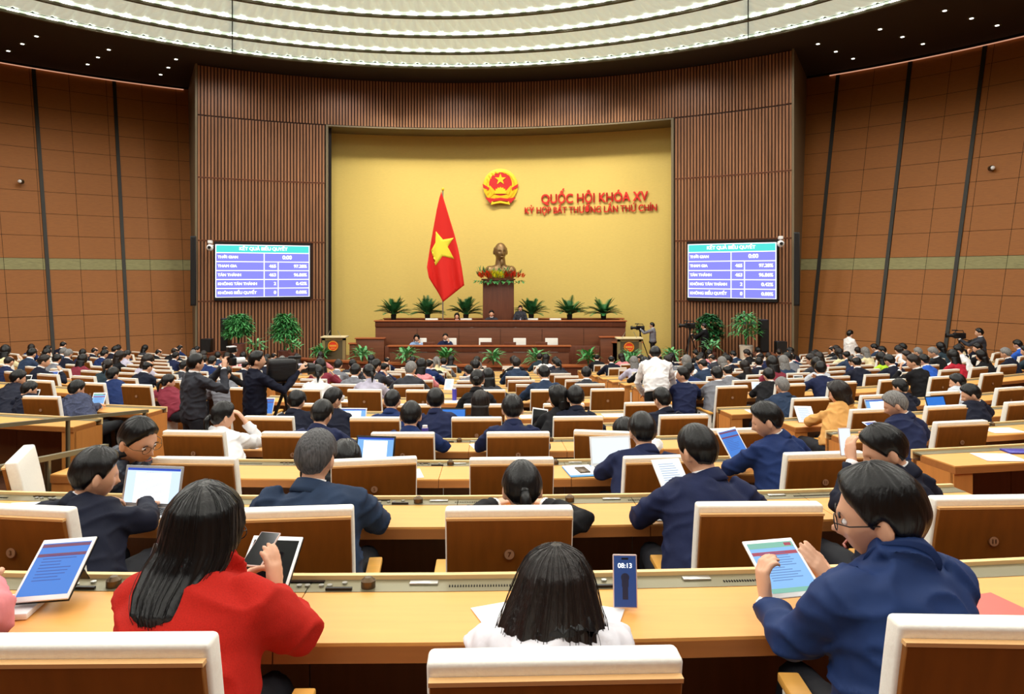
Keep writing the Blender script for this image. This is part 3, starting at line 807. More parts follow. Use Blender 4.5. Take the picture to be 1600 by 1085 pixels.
        if hk in ('bob', 'long'):
            L = o.get('hl', .20 if hk == 'bob' else .34); rs = []; m = 40 if vx < .013 else 16; kz = 9
            for i in range(kz+1):
                t = i/kz; z = -.02-L*t; wx = .090+.016*t-.02*max(0, t-.7); dy = .060+.006*t; ring = []
                for j in range(m):
                    a = 2*math.pi*j/m; nz = 1+.05*noise.noise(Vector((a*3.1, o.get('seed', 1), t)))+.03*noise.noise(Vector((a*9, 2, t*.6)))
                    ring.append(Vector((wx*math.cos(a)*nz, -.055+dy*math.sin(a)*nz-.01*t, z+(.02*noise.noise(Vector((a*5, 7, 0))) if t > .8 else 0))))
                rs.append(ring)
            mb.rings(rs)
        out['hair'] = mb.mesh('hair', [hm], True, Mh)
    return out
def assemble(parts, label, cat='person', loc=(0, 0, 0), rz=0, group=None, scale=1.0):
    root = link('person', parts['body']); root.location = loc; root.rotation_euler = (0, 0, rz); tag(root, label, cat, group)
    if scale != 1: root.scale = (scale,)*3
    for k, nm in (('jacket', 'jacket'), ('trousers', 'trousers'), ('shoe', 'shoes'), ('shirt', 'shirt'), ('collar', 'collar'), ('hair', 'hair')):
        if k in parts: link(nm, parts[k], root)
    return root
def seated(lean=0, side=0, tw=0, yaw=0, pitch=22, roll=0, arms='type', hx=0, drop=0, w=.215):
    """joints of a person seated at the origin of a chair, facing +Y"""
    R = rotm(tw); rc = R @ Vector((1, 0, 0)); f = R @ Vector((0, 1, 0))
    hip = Vector((0, .27, .575)); nk = Vector((side, .36+lean, 1.085-drop)); ch = Vector((side*.3, .30+lean*.25, .80-drop*.5))
    hR = rotm(tw+yaw, pitch, roll); hf = Vector((hR[0][1], hR[1][1], 0))
    head = nk+Vector((hx, 0, 0))+Vector((hf.x, hf.y, 0))*(.030+.0016*pitch)+Vector((0, 0, .135-.0009*pitch))
    J = dict(hip=hip, chest=ch, neck=nk, head=head, hR=hR, rh=Vector((1, 0, 0)), rc=rc)
    T = {'near': ((-.28, .42, .86), (-.12, .60, .90), (.28, .42, .86), (.12, .60, .90)), 'type': ((-.29, .56, .82), (-.13, .83, .812), (.29, .56, .82), (.13, .83, .812)),
         'read': ((-.31, .60, .815), (-.07, .80, .82), (.31, .60, .815), (.07, .80, .82)),
         'wide': ((-.35, .58, .82), (-.12, .86, .812), (.35, .58, .82), (.14, .86, .812)),
         'lean': ((-.34, .64, .815), (-.10, .90, .812), (.30, .72, .815), (.16, .70, 1.0)),
         'up': ((-.25, .62, .84), (-.12, .72, 1.02), (.25, .62, .84), (.12, .72, 1.02)),
         'cheek': ((-.26, .70, .815), (-.13, .58+lean, 1.05), (.32, .60, .815), (.05, .86, .812))}[arms]
    J['elL'], J['wrL'], J['elR'], J['wrR'] = [Vector(t)+Vector((side, 0, 0)) for t in T]
    if arms in ('up',): J['pmL'] = (1, .2, 0); J['pmR'] = (-1, .2, 0); J['hdL'] = (.1, .4, .8); J['hdR'] = (-.1, .4, .8)
    if arms == 'cheek': J['hdL'] = (.1, -.1, 1); J['pmL'] = (1, -.5, 0)
    return J
OCC = set()
def sit(n, px, crown, cloth_, label, yaw=0, pitch=22, roll=0, arms='type', lean=.06, side=0, tw=0, hair='short', seat=None, group=None, voxel=.011, dy=0, w=.215, **o):
    """seat a person of row n so that the head shows at column px with its crown at image line crown"""
    X = arc_px(n, px, .34+lean*.9)
    seat = seat if seat is not None else px
    Xs = arc_px(n, seat, .0) if n > 1 else arc_px(n, seat, 0)
    p, a = arc(n, Xs); ph, _ = arc(n, X, .34+lean*.9)
    loc = Vector((p.x, p.y, floorz(n)))+Matrix.Rotation(a, 3, 'Z') @ Vector((0, dy, 0))
    d = (Matrix.Rotation(-a, 3, 'Z') @ (Vector((ph.x, ph.y, 0))-Vector((p.x, p.y, 0)))).x
    J = seated(lean, d, tw, yaw, pitch, roll, arms, w=w)
    hy = (loc+Matrix.Rotation(a, 3, 'Z') @ J['head']).y
    top = EYE-(crown-HZ)/F*hy; cur = floorz(n)+J['head'].z+.118+.012
    J = seated(lean, d, tw, yaw, pitch, roll, arms, drop=max(-.10, min(.34, cur-top)), w=w)
    OCC.add((n, round(seat)))
    parts = make_figure(J, dict(cloth=cloth_, hair=hair, vx=voxel, w=w, seed=px % 17+n, **o))
    r = assemble(parts, label, loc=loc, rz=a, group=group); r['row'] = n
    return r, J
NAVY = cloth((28, 36, 70)); NAVYD = cloth((20, 24, 42)); BLUE = cloth((24, 44, 92)); BLUEG = cloth((40, 56, 82)); BLACKC = cloth((20, 20, 24))
CHAR = cloth((54, 56, 64)); GREYC = cloth((120, 122, 130)); LGREY = cloth((196, 202, 212)); REDC = cloth((206, 36, 30)); OCHRE = cloth((214, 160, 92))
MAROON = cloth((128, 44, 60)); WHITEC = cloth((238, 238, 240)); PINK = cloth((226, 142, 148)); LIME = cloth((176, 214, 50)); ORANGE = cloth((244, 150, 40))
ROYAL = cloth((44, 92, 190)); CHECK = mat('check_suit', (60, 66, 92), .8, kind='check', amt=.35); CRIM = cloth((176, 34, 52)); CREAMC = cloth((228, 214, 170))
LILAC = cloth((190, 186, 206)); DTEAL = cloth((40, 56, 66)); PALEB = cloth((150, 178, 220))
# ---- second row
sit(2, 122, 700, NAVYD, 'man in black suit typing on the silver laptop, second row from the camera', yaw=-32, pitch=12, side=0, arms='type', lean=.16, tw=-14, seat=62, sleeve=1.0)
sit(2, 484, 672, BLUEG, 'broad man with greying hair and steel-blue suit, back to camera, elbow on desk', yaw=-14, pitch=8, arms='type', lean=.10, seat=474, hair='grey', hmat=mat('hair_salt', (74, 74, 76), .45, kind='hair', amt=.6, bump=.5), w=.245, bald=0, belly=1.15, sleeve=1.12)
sit(2, 818, 722, BLACKC, 'woman with black tied-back hair sitting low behind number seven chair', yaw=4, pitch=10, hair='tail', lean=.14, seat=800, w=.18)
sit(2, 1108, 663, NAVY, 'balding man in navy suit reading a tablet, elbow near the black phone', yaw=18, pitch=18, arms='read', lean=.16, tw=8, seat=1130, hair='short', T=.013, w=.23)
sit(2, 1412, 662, NAVYD, 'man with glossy black hair in dark suit raising a phone', yaw=52, pitch=26, roll=-4, arms='up', lean=.16, tw=22, seat=1460, w=.225)
# ---- third row
sit(3, 541, 690, BLACKC, 'dark-haired person bowed low beside the open black laptop', yaw=20, pitch=30, hair='bob', lean=.12, seat=590, w=.18, hl=.08)
sit(3, 1010, 645, NAVY, 'man in navy suit before a white laptop lid, third row from camera', yaw=6, pitch=16, lean=.14, seat=1010, w=.22)
sit(3, 1217, 628, BLUE, 'man with spectacles in bright navy suit scrolling a blue tablet', yaw=46, pitch=20, arms='read', lean=.16, tw=20, seat=1262, w=.225)
# ---- fourth row
sit(4, 338, 628, WHITEC, 'woman in white jacket with black ponytail, chin on hand', yaw=-30, pitch=6, hair='tail', arms='lean', lean=.14, tw=-10, seat=330, w=.19, shirtcollar=False)
sit(4, 496, 625, NAVY, 'man in navy suit leaning over papers behind the grey-haired man', yaw=-12, pitch=20, lean=.14, seat=478)
sit(4, 640, 627, BLUE, 'man in blue suit beside a slim violet bottle', yaw=0, pitch=12, lean=.12, seat=636, T=.014)
sit(4, 802, 617, NAVY, 'man in indigo suit, middle block fourth row, chair edge at his shoulders', yaw=4, pitch=14, lean=.12, seat=802)
sit(4, 983, 655, WHITEC, 'person in white collar mostly hidden behind the navy-suited man', yaw=20, pitch=10, lean=.10, seat=975, hair='bob', w=.18, hl=.06)
sit(4, 1416, 611, NAVY, 'grey-haired man in navy suit and spectacles looking down, white collar', yaw=42, pitch=26, lean=.14, tw=14, seat=1450, hair='grey', hmat=M_hairg)
# ---- fifth row
sit(5, 458, 609, NAVYD, 'man with thinning crown in dark suit beside the video cameraman', yaw=-6, pitch=22, lean=.12, seat=462, bald=.42)
sit(5, 512, 606, NAVYD, 'man in dark suit with white earphone cord looking right', yaw=-34, pitch=18, lean=.14, seat=520)
sit(5, 610, 608, BLUE, 'man with close-cropped hair in mid-blue suit, fifth row', yaw=-4, pitch=18, lean=.12, seat=606, T=.008)
sit(5, 680, 607, NAVY, 'man in navy suit at an open laptop, fifth row', yaw=6, pitch=12, lean=.12, seat=690)
sit(5, 750, 611, BLACKC, 'woman with long tied dark hair, fifth row middle block', yaw=-4, pitch=6, hair='long', hmat=M_hairb, lean=.10, seat=745, w=.185, hl=.24)
sit(5, 901, 603, NAVYD, 'man in dark suit with black hair behind a white-edged tablet', yaw=0, pitch=12, lean=.12, seat=902)
sit(5, 878, 604, BLACKC, 'dark-haired woman in profile next to dark-suited man, fifth row', yaw=62, pitch=4, hair='bob', lean=.22, seat=868, w=.18, hl=.1)
sit(5, 1041, 606, NAVYD, 'man with spectacles in black suit, fifth row by the aisle', yaw=24, pitch=14, lean=.12, seat=1050)
sit(5, 1322, 598, OCHRE, 'woman with curly dark hair in an ochre jacket', yaw=30, pitch=14, hair='bob', hmat=M_hairb, arms='lean', lean=.12, tw=18, seat=1328, w=.20, hl=.10, T=.036, shirtcollar=False)
sit(5, 1530, 600, NAVYD, 'young man in dark suit hands joined, fifth row right block', yaw=40, pitch=22, lean=.12, tw=16, seat=1552)
# ---- sixth row
sit(6, 110, 594, CHECK, 'man in checked slate suit reading on his phone', yaw=-18, pitch=18, lean=.14, seat=112, w=.23)
sit(6, 34, 595, NAVYD, 'man with short cropped hair in dark suit holding a tablet flat', yaw=-24, pitch=24, lean=.12, seat=28, T=.012)
sit(6, 14, 578, NAVYD, 'man in dark suit by the photo edge, sixth row', yaw=-30, pitch=22, lean=.45, seat=-10)
sit(6, 1228, 589, BLUEG, 'man with grey cropped hair in steel-blue suit, sixth row', yaw=8, pitch=12, lean=.12, seat=1234, hmat=M_hairg, T=.012, arms='lean')
sit(6, 1416, 592, NAVYD, 'black-haired person in dark suit behind the grey-haired man', yaw=20, pitch=20, lean=.12, seat=1424, hair='short')
sit(6, 1506, 584, LGREY, 'person with short dark hair in pale grey suit', yaw=26, pitch=16, lean=.12, tw=12, seat=1516, shirtcollar=False)
sit(6, 745, 578, BLACKC, 'woman with a large low bun in black jacket', yaw=-6, pitch=4, hair='bun', lean=.10, seat=750, w=.185)
# ---- seventh row
sit(7, 170, 574, BLUE, 'man with auburn-black hair in royal navy suit, seventh row', yaw=-6, pitch=10, lean=.12, seat=170, voxel=.014)
sit(7, 256, 585, MAROON, 'woman with dark ponytail in maroon jacket', yaw=-40, pitch=10, hair='tail', lean=.10, seat=262, w=.19, voxel=.014)
sit(7, 346, 572, GREYC, 'man in grey suit writing on paper between the two standing photographers', yaw=-10, pitch=20, lean=.12, seat=342, voxel=.014)
sit(7, 1124, 573, GREYC, 'man in grey-blue suit at the desk end by the aisle', yaw=0, pitch=16, lean=.10, seat=1128, voxel=.014, w=.23)
sit(7, 1206, 575, BLACKC, 'man in black jacket leaning to his tablet, seventh row', yaw=-6, pitch=20, lean=.14, seat=1212, voxel=.014)
sit(7, 1072, 574, NAVY, 'man in navy suit in profile at the blue screen by the bending man', yaw=62, pitch=4, lean=.10, seat=1078, voxel=.014)
# ================================================================== people in front, built from their own joints
def hero(loc, joints, o, label, group=None):
    L = Vector(loc); J = {}
    for k, v in joints.items():
        J[k] = (Vector(v)-L) if k in ('hip', 'chest', 'neck', 'head', 'elL', 'elR', 'wrL', 'wrR', 'knL', 'knR', 'anL', 'anR') else v
    parts = make_figure(J, o); return assemble(parts, label, loc=L, group=group), J
def curtain(parent, path, mat_, L, seed=1, m=110, ragged=.02):
    """long hair: path of (centre, half width, half depth, side vector)"""
    rs = []; K = len(path)
    for i in range((K-1)*5+1):
        t = i/5; a = min(int(t), K-2); u = t-a
        c = path[a][0].lerp(path[a+1][0], u)-L; w = path[a][1]*(1-u)+path[a+1][1]*u; d = path[a][2]*(1-u)+path[a+1][2]*u
        tt = i/((K-1)*5); ring = []
        for j in range(m):
            q = 2*math.pi*j/m
            nz = 1+.06*noise.noise(Vector((q*4, seed, tt*1.2)))+.05*noise.noise(Vector((q*13, seed+5, tt*.8)))+.035*noise.noise(Vector((q*31, seed, tt*.5)))
            z = ragged*noise.noise(Vector((q*7, seed, 9)))*smooth((tt-.7)/.3)
            ring.append(c+Vector((w*math.cos(q)*nz, d*math.sin(q)*nz, z)))
        rs.append(ring)
    mb = MB(); mb.rings(rs)
    for k in range(46):      # loose strands
        q = random.uniform(0, 2*math.pi); pts = []
        for i in range(0, len(rs), 3):
            r = rs[i]; p = Vector(r[int(q/(2*math.pi)*m) % m]); c = sum((Vector(x) for x in r[::10]), Vector())/len(r[::10])
            pts.append(c+(p-c)*(1.03+.05*random.random())+Vector((0, 0, -.02 if i > len(rs)-4 else 0)))
        mb.tube(pts, .0009, 4)
    return link('long_hair', mb.mesh('long_hair', [mat_], True), parent)
def glasses(parent, hc, hR, s=1.0, m=None):
    mb = MB(); c = Vector(hc)
    for sx in (-1, 1):
        ring = [c+hR @ (Vector((sx*.033+.026*math.cos(a), .106, .004+.019*math.sin(a)))*s) for a in [2*math.pi*k/16 for k in range(17)]]
        mb.tube(ring, .0017, 6)
        mb.tube([c+hR @ (Vector((sx*.058, .104, .010))*s), c+hR @ (Vector((sx*.086, .07, .010))*s), c+hR @ (Vector((sx*.088, -.005, .008))*s)], .0018, 6)
    mb.tube([c+hR @ (Vector((-.008, .107, .008))*s), c+hR @ (Vector((.008, .107, .008))*s)], .0016, 6)
    return link('glasses', mb.mesh('glasses', [m or M_black], True), parent)
def face_bits(parent, hc, hR, s=1.0):
    c = Vector(hc)
    for sx in (-1, 1):
        MB().ell(c+hR @ (Vector((sx*.030, .083, .002))*s), (.013*s, .009*s, .0075*s), hR).build('eye', M_shirt, parent, smooth=True)
        mb = MB(); mb.ell(c+hR @ (Vector((sx*.030, .0905, .001))*s), (.0055*s, .003*s, .0055*s), hR); mb.build('iris', M_black, parent.children[-1] if parent.children else parent, smooth=True)
        mb = MB(); mb.tube([c+hR @ (Vector((sx*x, .0945-abs(x-.03)*.15, z))*s) for x, z in ((.014, .020), (.030, .024), (.046, .019))], .0028*s, 6); mb.build('eyebrow', M_hair, parent, smooth=True)
    mb = MB(); mb.tube([c+hR @ (Vector((x, .1045-abs(x)*.3, -.069))*s) for x in (-.022, -.011, 0, .011, .022)], .0032*s, 6); mb.build('lips', mat('lips', (176, 104, 92), .5), parent, smooth=True)
F1 = floorz(1)
# woman in the red coat
rr = rotm(-8)
hw, Jw = hero((-.82, 1.45, F1), dict(hip=(-.82, 1.74, F1+.57), chest=(-.82, 1.80, F1+.80), neck=P(318, 897, 1.93), head=P(316, 836, 1.99), hR=rotm(-22, 16, -6),
    rh=Vector((1, 0, 0)), rc=rr @ Vector((1, 0, 0)), elL=P(222, 985, 2.0), wrL=P(352, 930, 2.28), elR=P(468, 985, 2.02), wrR=P(430, 938, 2.27),
    hdR=(-.12, .25, .9), pmR=(-1, .3, 0), cuR=.25, hdL=(.6, .4, .5), pmL=(.4, -.3, -.8)),
    dict(cloth=mat('red_wool', (184, 34, 24), .85, kind='fabric', amt=.12, bump=.12, spec=.2), hair='bob', T=.020, hl=.10, vx=.009, w=.20, grow=.018, sleeve=1.12, shirtcollar=False, seed=4, crease=.011, cs=6),
    'woman in red wool coat with long straight black hair, holding a phone')
curtain(hw, [(P(318, 758, 1.975), .014, .014), (P(318, 765, 1.972), .044, .044), (P(318, 775, 1.968), .066, .068), (P(317, 791, 1.962), .084, .086), (P(308, 850, 1.935), .098, .085), (P(290, 885, 1.90), .104, .072), (P(266, 925, 1.84), .090, .05), (P(254, 958, 1.80), .075, .040), (P(248, 978, 1.785), .045, .022)], M_hair, hw.location, 3)
glasses(hw, Jw['head'], Jw['hR'])
# woman in the middle, bowed over
hc_, Jc = hero((.085, 1.45, F1), dict(hip=(.095, 1.74, F1+.57), chest=(.10, 1.80, F1+.72), neck=P(868, 985, 1.93), head=P(868, 938, 1.99), hR=rotm(4, 34, 0),
    rh=Vector((1, 0, 0)), rc=Vector((1, 0, 0)), elL=P(755, 1010, 2.02), wrL=P(785, 985, 2.30), elR=P(965, 1010, 2.02), wrR=P(930, 985, 2.30)),
    dict(cloth=cloth((226, 224, 232)), hair='bob', T=.024, hl=.08, vx=.010, w=.18, shirtcollar=False, seed=9, collar=False), 'woman with tousled dark shoulder-length hair bowed over the desk, phone standing beside her')
curtain(hc_, [(P(869, 851, 1.975), .014, .014), (P(869, 858, 1.973), .046, .046), (P(869, 868, 1.970), .070, .070), (P(869, 888, 1.965), .090, .094), (P(866, 930, 1.95), .112, .105), (P(864, 968, 1.93), .132, .105), (P(862, 1005, 1.91), .146, .095), (P(862, 1035, 1.90), .150, .08)], M_hairb, hc_.location, 12)
# man in the blue suit with the tablet
rb = rotm(20)
hb, Jb = hero((.98, 1.50, F1), dict(hip=(.98, 1.80, F1+.57), chest=(1.0, 1.86, F1+.80), neck=P(1402, 872, 1.94), head=P(1378, 806, 1.985), hR=rotm(62, 12, -6),
    rh=Vector((1, 0, 0)), rc=rb @ Vector((1, 0, 0)), elL=P(1238, 1002, 2.02), wrL=P(1198, 948, 2.22), elR=P(1440, 990, 2.15), wrR=P(1306, 922, 2.40),
    hdL=(-.05, .25, .9), pmL=(1, .2, .1), cuL=.65, hdR=(-.55, .15, .75), pmR=(-.3, .6, -.6), cuR=.12),
    dict(cloth=mat('blue_suit', (22, 48, 98), .7, kind='crumple', amt=.10, bump=.25, spec=.3), hair='short', T=.016, hs=1.08, vx=.009, w=.225, seed=6, crease=.013, cs=6.5, sleeve=1.08, belly=1.1),
    'man in bright blue suit and black-rimmed glasses using a white tablet, bottom right')
glasses(hb, Jb['head'], Jb['hR'], 1.08)
face_bits(hb, Jb['head'], Jb['hR'], 1.08)
# person in pink at the edge
hp, Jp = hero((-1.75, 1.55, F1), dict(hip=(-1.72, 1.80, F1+.50), chest=(-1.72, 1.85, F1+.80), neck=(-1.68, 1.95, F1+1.06), head=(-1.66, 2.02, F1+1.18), hR=rotm(-10, 20, 0),
    rh=Vector((1, 0, 0)), rc=rotm(-10) @ Vector((1, 0, 0)), elL=(-1.98, 2.0, F1+.80), wrL=(-1.80, 2.26, F1+.80), elR=P(-12, 962, 2.14), wrR=P(-30, 905, 2.34), cuR=.6),
    dict(cloth=PINK, hair='bob', vx=.012, w=.19, sleeve=1.15, seed=5), 'person in dusty pink knit, only the sleeve in view at the edge')
# man in the padded jacket, third row
M_puff = mat('padded_nylon', (40, 48, 62), .38, kind='puff', amt=.25, bump=.9)
F3 = floorz(3); rp_ = rotm(-75)
hq, Jq = hero((-2.45, 4.5, F3), dict(hip=(-2.42, 4.62, F3+.52), chest=(-2.36, 4.50, F3+.84), neck=P(196, 716, 4.40), head=P(216, 688, 4.33), hR=rotm(-112, 22, 8),
    rh=rotm(-60) @ Vector((1, 0, 0)), rc=rp_ @ Vector((1, 0, 0)), elL=P(205, 775, 4.62), wrL=P(250, 760, 4.70), elR=P(168, 790, 4.28), wrR=P(240, 800, 4.22), knL=P(240, 800, 4.75), knR=P(245, 810, 4.5)),
    dict(cloth=M_puff, hair='short', T=.014, vx=.010, w=.22, seed=2, crease=.010, cs=10, sleeve=1.25, grow=.03, skin=M_skin2, shirt=GREYC, hs=1.12), 'man in dark padded jacket and gold-rimmed glasses turning round to talk')
glasses(hq, Jq['head'], Jq['hR'], 1.12, M_bronze); face_bits(hq, Jq['head'], Jq['hR'], 1.12)
mb = MB(); c_ = Jq['neck']; mb.tube([c_+Vector((.085*math.cos(a), .085*math.sin(a), .045+.015*math.cos(a))) for a in [k*2*math.pi/18 for k in range(19)]], .026, 10)
mb.build('jacket_collar', M_puff, hq, smooth=True)

# ---- standing people
def stand(label, px, crown, d, fz, face, cloth_, legs=M_trouser, arms=None, bend=0, hair='short', head_yaw=0, pitch=5, voxel=.014, h=None, **o):
    x = (px-800)/F*d; top = EYE-(crown-HZ)/F*d; H = top-fz; s = H/1.74
    R = rotm(face); f = R @ Vector((0, 1, 0)); r = R @ Vector((1, 0, 0)); up = Vector((0, 0, 1))
    hip = Vector((0, 0, .93)); ax = (up*math.cos(bend)+f*math.sin(bend))
    nk = hip+ax*.555; ch = hip+(up*math.cos(bend*.6)+f*math.sin(bend*.6))*.30
    if bend: s = 1.0
    hR = rotm(face+head_yaw, pitch+math.degrees(bend)*.6); head = nk+ax*.125+f*.03
    arms = arms or ((-.25, .04, 1.12), (-.24, .16, .88), (.25, .04, 1.12), (.24, .16, .88))
    g = [R @ Vector(a) for a in arms]
    J = dict(hip=hip, chest=ch, neck=nk, head=head, hR=hR, rh=r, rc=r, elL=g[0], wrL=g[1], elR=g[2], wrR=g[3],
             knL=R @ Vector((-.10, .02, .50)), knR=R @ Vector((.10, .02, .50)), anL=R @ Vector((-.11, -.02, .09)), anR=R @ Vector((.11, -.02, .09)))
    for k in ('hdL', 'hdR', 'pmL', 'pmR'):
        if k in o: J[k] = R @ Vector(o.pop(k))
    parts = make_figure(J, dict(cloth=cloth_, legs=legs, hair=hair, vx=voxel, **o))
    rt = assemble(parts, label, loc=(x, d, fz), scale=s); return rt, J, s
UPA = ((-.24, .30, 1.32), (-.06, .42, 1.56), (.24, .30, 1.30), (.10, .40, 1.54))
sa, Ja, ssa = stand('standing photographer in charcoal jacket raising a camera with flash', 302, 553, 9.0, floorz(6), -42, CHAR, arms=((-.26, .30, 1.28), (-.07, .42, 1.54), (.26, .30, 1.26), (.09, .36, 1.52)), voxel=.013, w=.23, hdL=(.3, .3, .9), hdR=(-.3, .3, .9), pmL=(1, 0, 0), pmR=(-1, 0, 0), seed=3, crease=.014)
sb, Jb2, ssb = stand('standing cameraman in black sweater operating a shoulder-high video camera', 398, 549, 9.3, floorz(6), -50, NAVYD, arms=((-.22, .34, 1.25), (.05, .55, 1.42), (.28, .28, 1.22), (.20, .52, 1.46)), voxel=.013, w=.235, head_yaw=-22, pitch=0, shirtcollar=False, seed=8)
sc_, Jc2, ssc = stand('man in white shirt and black trousers bending over in the aisle', 1026, 560, 11.3, floorz(7), -8, WHITEC, bend=.62, arms=((-.28, .42, 1.02), (-.18, .62, .82), (.28, .42, 1.02), (.18, .62, .82)), voxel=.013, w=.235, belly=1.2, crease=.014, legs=mat('black_trousers', (12, 12, 14), .8), shirt=M_shirt)
sd, Jd, ssd = stand('cameraman in grey polo shirt standing on the stage', 1020, 504, 29.3, .35, 72, GREYC, arms=((-.2, .34, 1.3), (-.05, .5, 1.45), (.2, .34, 1.3), (.08, .48, 1.45)), voxel=.02, legs=M_black)
se, Je, sse = stand('camera operator in black standing before the leafy plant', 1101, 505, 27.4, .35, 60, BLACKC, arms=((-.2, .3, 1.2), (-.05, .45, 1.3), (.2, .3, 1.2), (.08, .4, 1.1)), voxel=.02, legs=M_black)
sf, Jf, ssf = stand('man in white shirt walking by the right wall with a folder', 1327, 516, 25.8, 0.0, -75, WHITEC, arms=((-.2, .15, 1.1), (-.1, .38, 1.12), (.2, .15, 1.1), (.1, .38, 1.12)), voxel=.02, legs=M_black)
sg, Jg, ssg = stand('cameraman in dark grey suit filming beside the right wall', 1532, 513, 20.0, floorz(10), 68, CHAR, arms=((-.2, .32, 1.28), (-.05, .5, 1.42), (.2, .32, 1.28), (.08, .48, 1.42)), voxel=.02)
def video_camera(label, loc, yaw, s=1.0, tripod=0, cover=False, nm='video_camera'):
    e = empty(nm, loc, math.radians(yaw), label, 'video camera'); e.scale = (s, s, s)
    MB().box((0, 0, 0), (.13, .34, .17)).build('camera_body', M_black, e, bevel=.02)
    mb = MB(); mb.cyl((0, .24, .0), .05, .16, 20, .055, 'Y'); mb.cyl((0, .34, .0), .07, .08, 20, .08, 'Y'); mb.build('lens', M_black, e)
    MB().cyl((0, .383, 0), .055, .004, 20, axis='Y').build('front_glass', M_glassblk, e)
    mb = MB(); mb.tube([(0, -.12, .09), (0, -.10, .15), (0, .10, .15), (0, .13, .09)], .014, 8); mb.build('top_handle', M_black, e)
    mb = MB(); mb.box((-.10, .06, .06), (.06, .14, .05)); mb.build('viewfinder', M_black, e, bevel=.008)
    MB().cyl((.0, .13, .16), .018, .16, 12, axis='Y').build('microphone', M_black, e)
    if cover:
        MB().box((0, -.03, -.0), (.24, .36, .30)).build('rain_cover', mat('cover_nylon', (16, 16, 20), .5, kind='puff', amt=.3, bump=.6), e, bevel=.06, seg=4)
        MB().box((-.122, 0, .06), (.004, .08, .035)).build('cover_label', GREYC, e)
    if tripod:
        t = empty('tripod', (loc[0], loc[1], loc[2]-.10*s), math.radians(yaw), 'black tripod under the '+label.split(' ', 1)[1], 'tripod'); t.scale = (s, s, s); h = (tripod-.10*s)/s
        mb = MB(); mb.cyl((0, 0, .0), .05, .10, 16); mb.cyl((0, 0, -.12), .03, .2, 12); mb.build('head', M_black, t)
        mb = MB(); mb.tube([(0, -.02, .02), (.03, -.42, -.08)], .012, 8); mb.build('pan_handle', M_black, t)
        for k in range(3):
            a = 2*math.pi*k/3+.5; MB().tube([(0, 0, -.15), (.42*math.cos(a), .42*math.sin(a), -h)], [.022, .014], 8).build('leg', M_black, t)
    return e
def off(face, v, base, s): return Vector(base)+(rotm(face) @ Vector(v))*s
c = off(-42, (.02, .50, 1.60), sa.location, ssa)
e = empty('photo_camera', c, math.radians(-42), 'black photo camera with tall flash held by the charcoal-jacketed photographer', 'camera')
MB().box((0, 0, 0), (.15, .07, .10)).build('camera_body', M_black, e, bevel=.012); MB().cyl((0, .10, 0), .042, .14, 20, .046, 'Y').build('lens', M_bezel, e)
mb = MB(); mb.box((0, 0, .075), (.04, .04, .05)); mb.box((0, .0, .15), (.08, .10, .07)); fl = mb.build('flash', M_black, e, bevel=.008)
MB().box((0, .0, .188), (.08, .10, .012)).build('bounce_card', M_bezel, fl)
video_camera('black video camera in a soft rain cover', off(-50, (.10, .36, 1.47), sb.location, ssb), -64, 1.0, off(-50, (.10, .36, 1.47), sb.location, ssb).z-floorz(6), True)
video_camera('black video camera on the stage, right of the palms', off(72, (.0, .52, 1.50), sd.location, ssd), 80, 1.0, 1.50*ssd)
video_camera('black video camera before the slatted wall', P(1078, 509, 27.4), 88, 1.1, P(1078, 509, 27.4).z-.35)
video_camera('small black video camera by the right wall', off(68, (.0, .50, 1.52), sg.location, ssg), 80, .9, off(68, (.0, .50, 1.52), sg.location, ssg).z-floorz(10))
e = empty('folder', off(-75, (.0, .52, 1.13), sf.location, ssf), math.radians(-75), 'dark folder held by the white-shirted man at the wall', 'folder')
MB().box((0, 0, 0), (.22, .30, .03)).build('folder_cover', M_black, e)

# ================================================================== the distant audience
def join(parts):
    vs, fs, mi, off_ = [], [], [], 0
    for k, nm in enumerate(('body', 'jacket', 'trousers', 'shirt', 'hair')):
        if nm not in parts: continue
        me = parts[nm]; n = len(me.vertices); vs += [tuple(v.co) for v in me.vertices]
        for p in me.polygons: fs.append(tuple(i+off_ for i in p.vertices)); mi.append(k)
        off_ += n; bpy.data.meshes.remove(me)
    me = bpy.data.meshes.new('person'); me.from_pydata(vs, [], fs); me.polygons.foreach_set('material_index', mi)
    me.polygons.foreach_set('use_smooth', [True]*len(fs))
    for k in range(5): me.materials.append(M_skin)
    me.update(); return me
PROTO = []
k = 0
for hk, arms_, yaw, pitch, w in (('short', 'type', 0, 18, .215), ('short', 'read', 22, 24, .22), ('short', 'lean', -24, 14, .215), ('short', 'wide', 8, 26, .23), ('bald', 'read', -12, 24, .22),
                              ('short', 'cheek', 34, 16, .215), ('bald', 'type', 18, 30, .22), ('bob', 'type', -10, 12, .19), ('long', 'read', 12, 14, .19), ('bun', 'type', -20, 12, .19), ('tail', 'read', 20, 16, .19), ('bob', 'lean', 30, 12, .19)):
    k += 1; J = seated(.06, 0, yaw*.25, yaw, pitch, 0, arms_, w=w)
    PROTO.append((hk, join(make_figure(J, dict(cloth=NAVY, hair=hk, vx=.018, w=w, seed=k)))))
MENC = [('navy suit', NAVY), ('dark suit', NAVYD), ('black suit', BLACKC), ('charcoal suit', CHAR), ('blue suit', BLUE), ('steel-blue suit', BLUEG), ('grey suit', GREYC), ('navy suit', NAVY), ('dark suit', NAVYD)]
WOMC = [('black jacket', BLACKC), ('charcoal jacket', CHAR), ('maroon jacket', MAROON), ('white blouse', WHITEC), ('pink jacket', PINK), ('lilac jacket', LILAC), ('black jacket', BLACKC), ('cream jacket', CREAMC), ('teal-black jacket', DTEAL)]
HN = {'short': 'short black hair', 'bald': 'thinning hair', 'bob': 'bobbed hair', 'long': 'long hair', 'bun': 'hair in a bun', 'tail': 'a ponytail'}
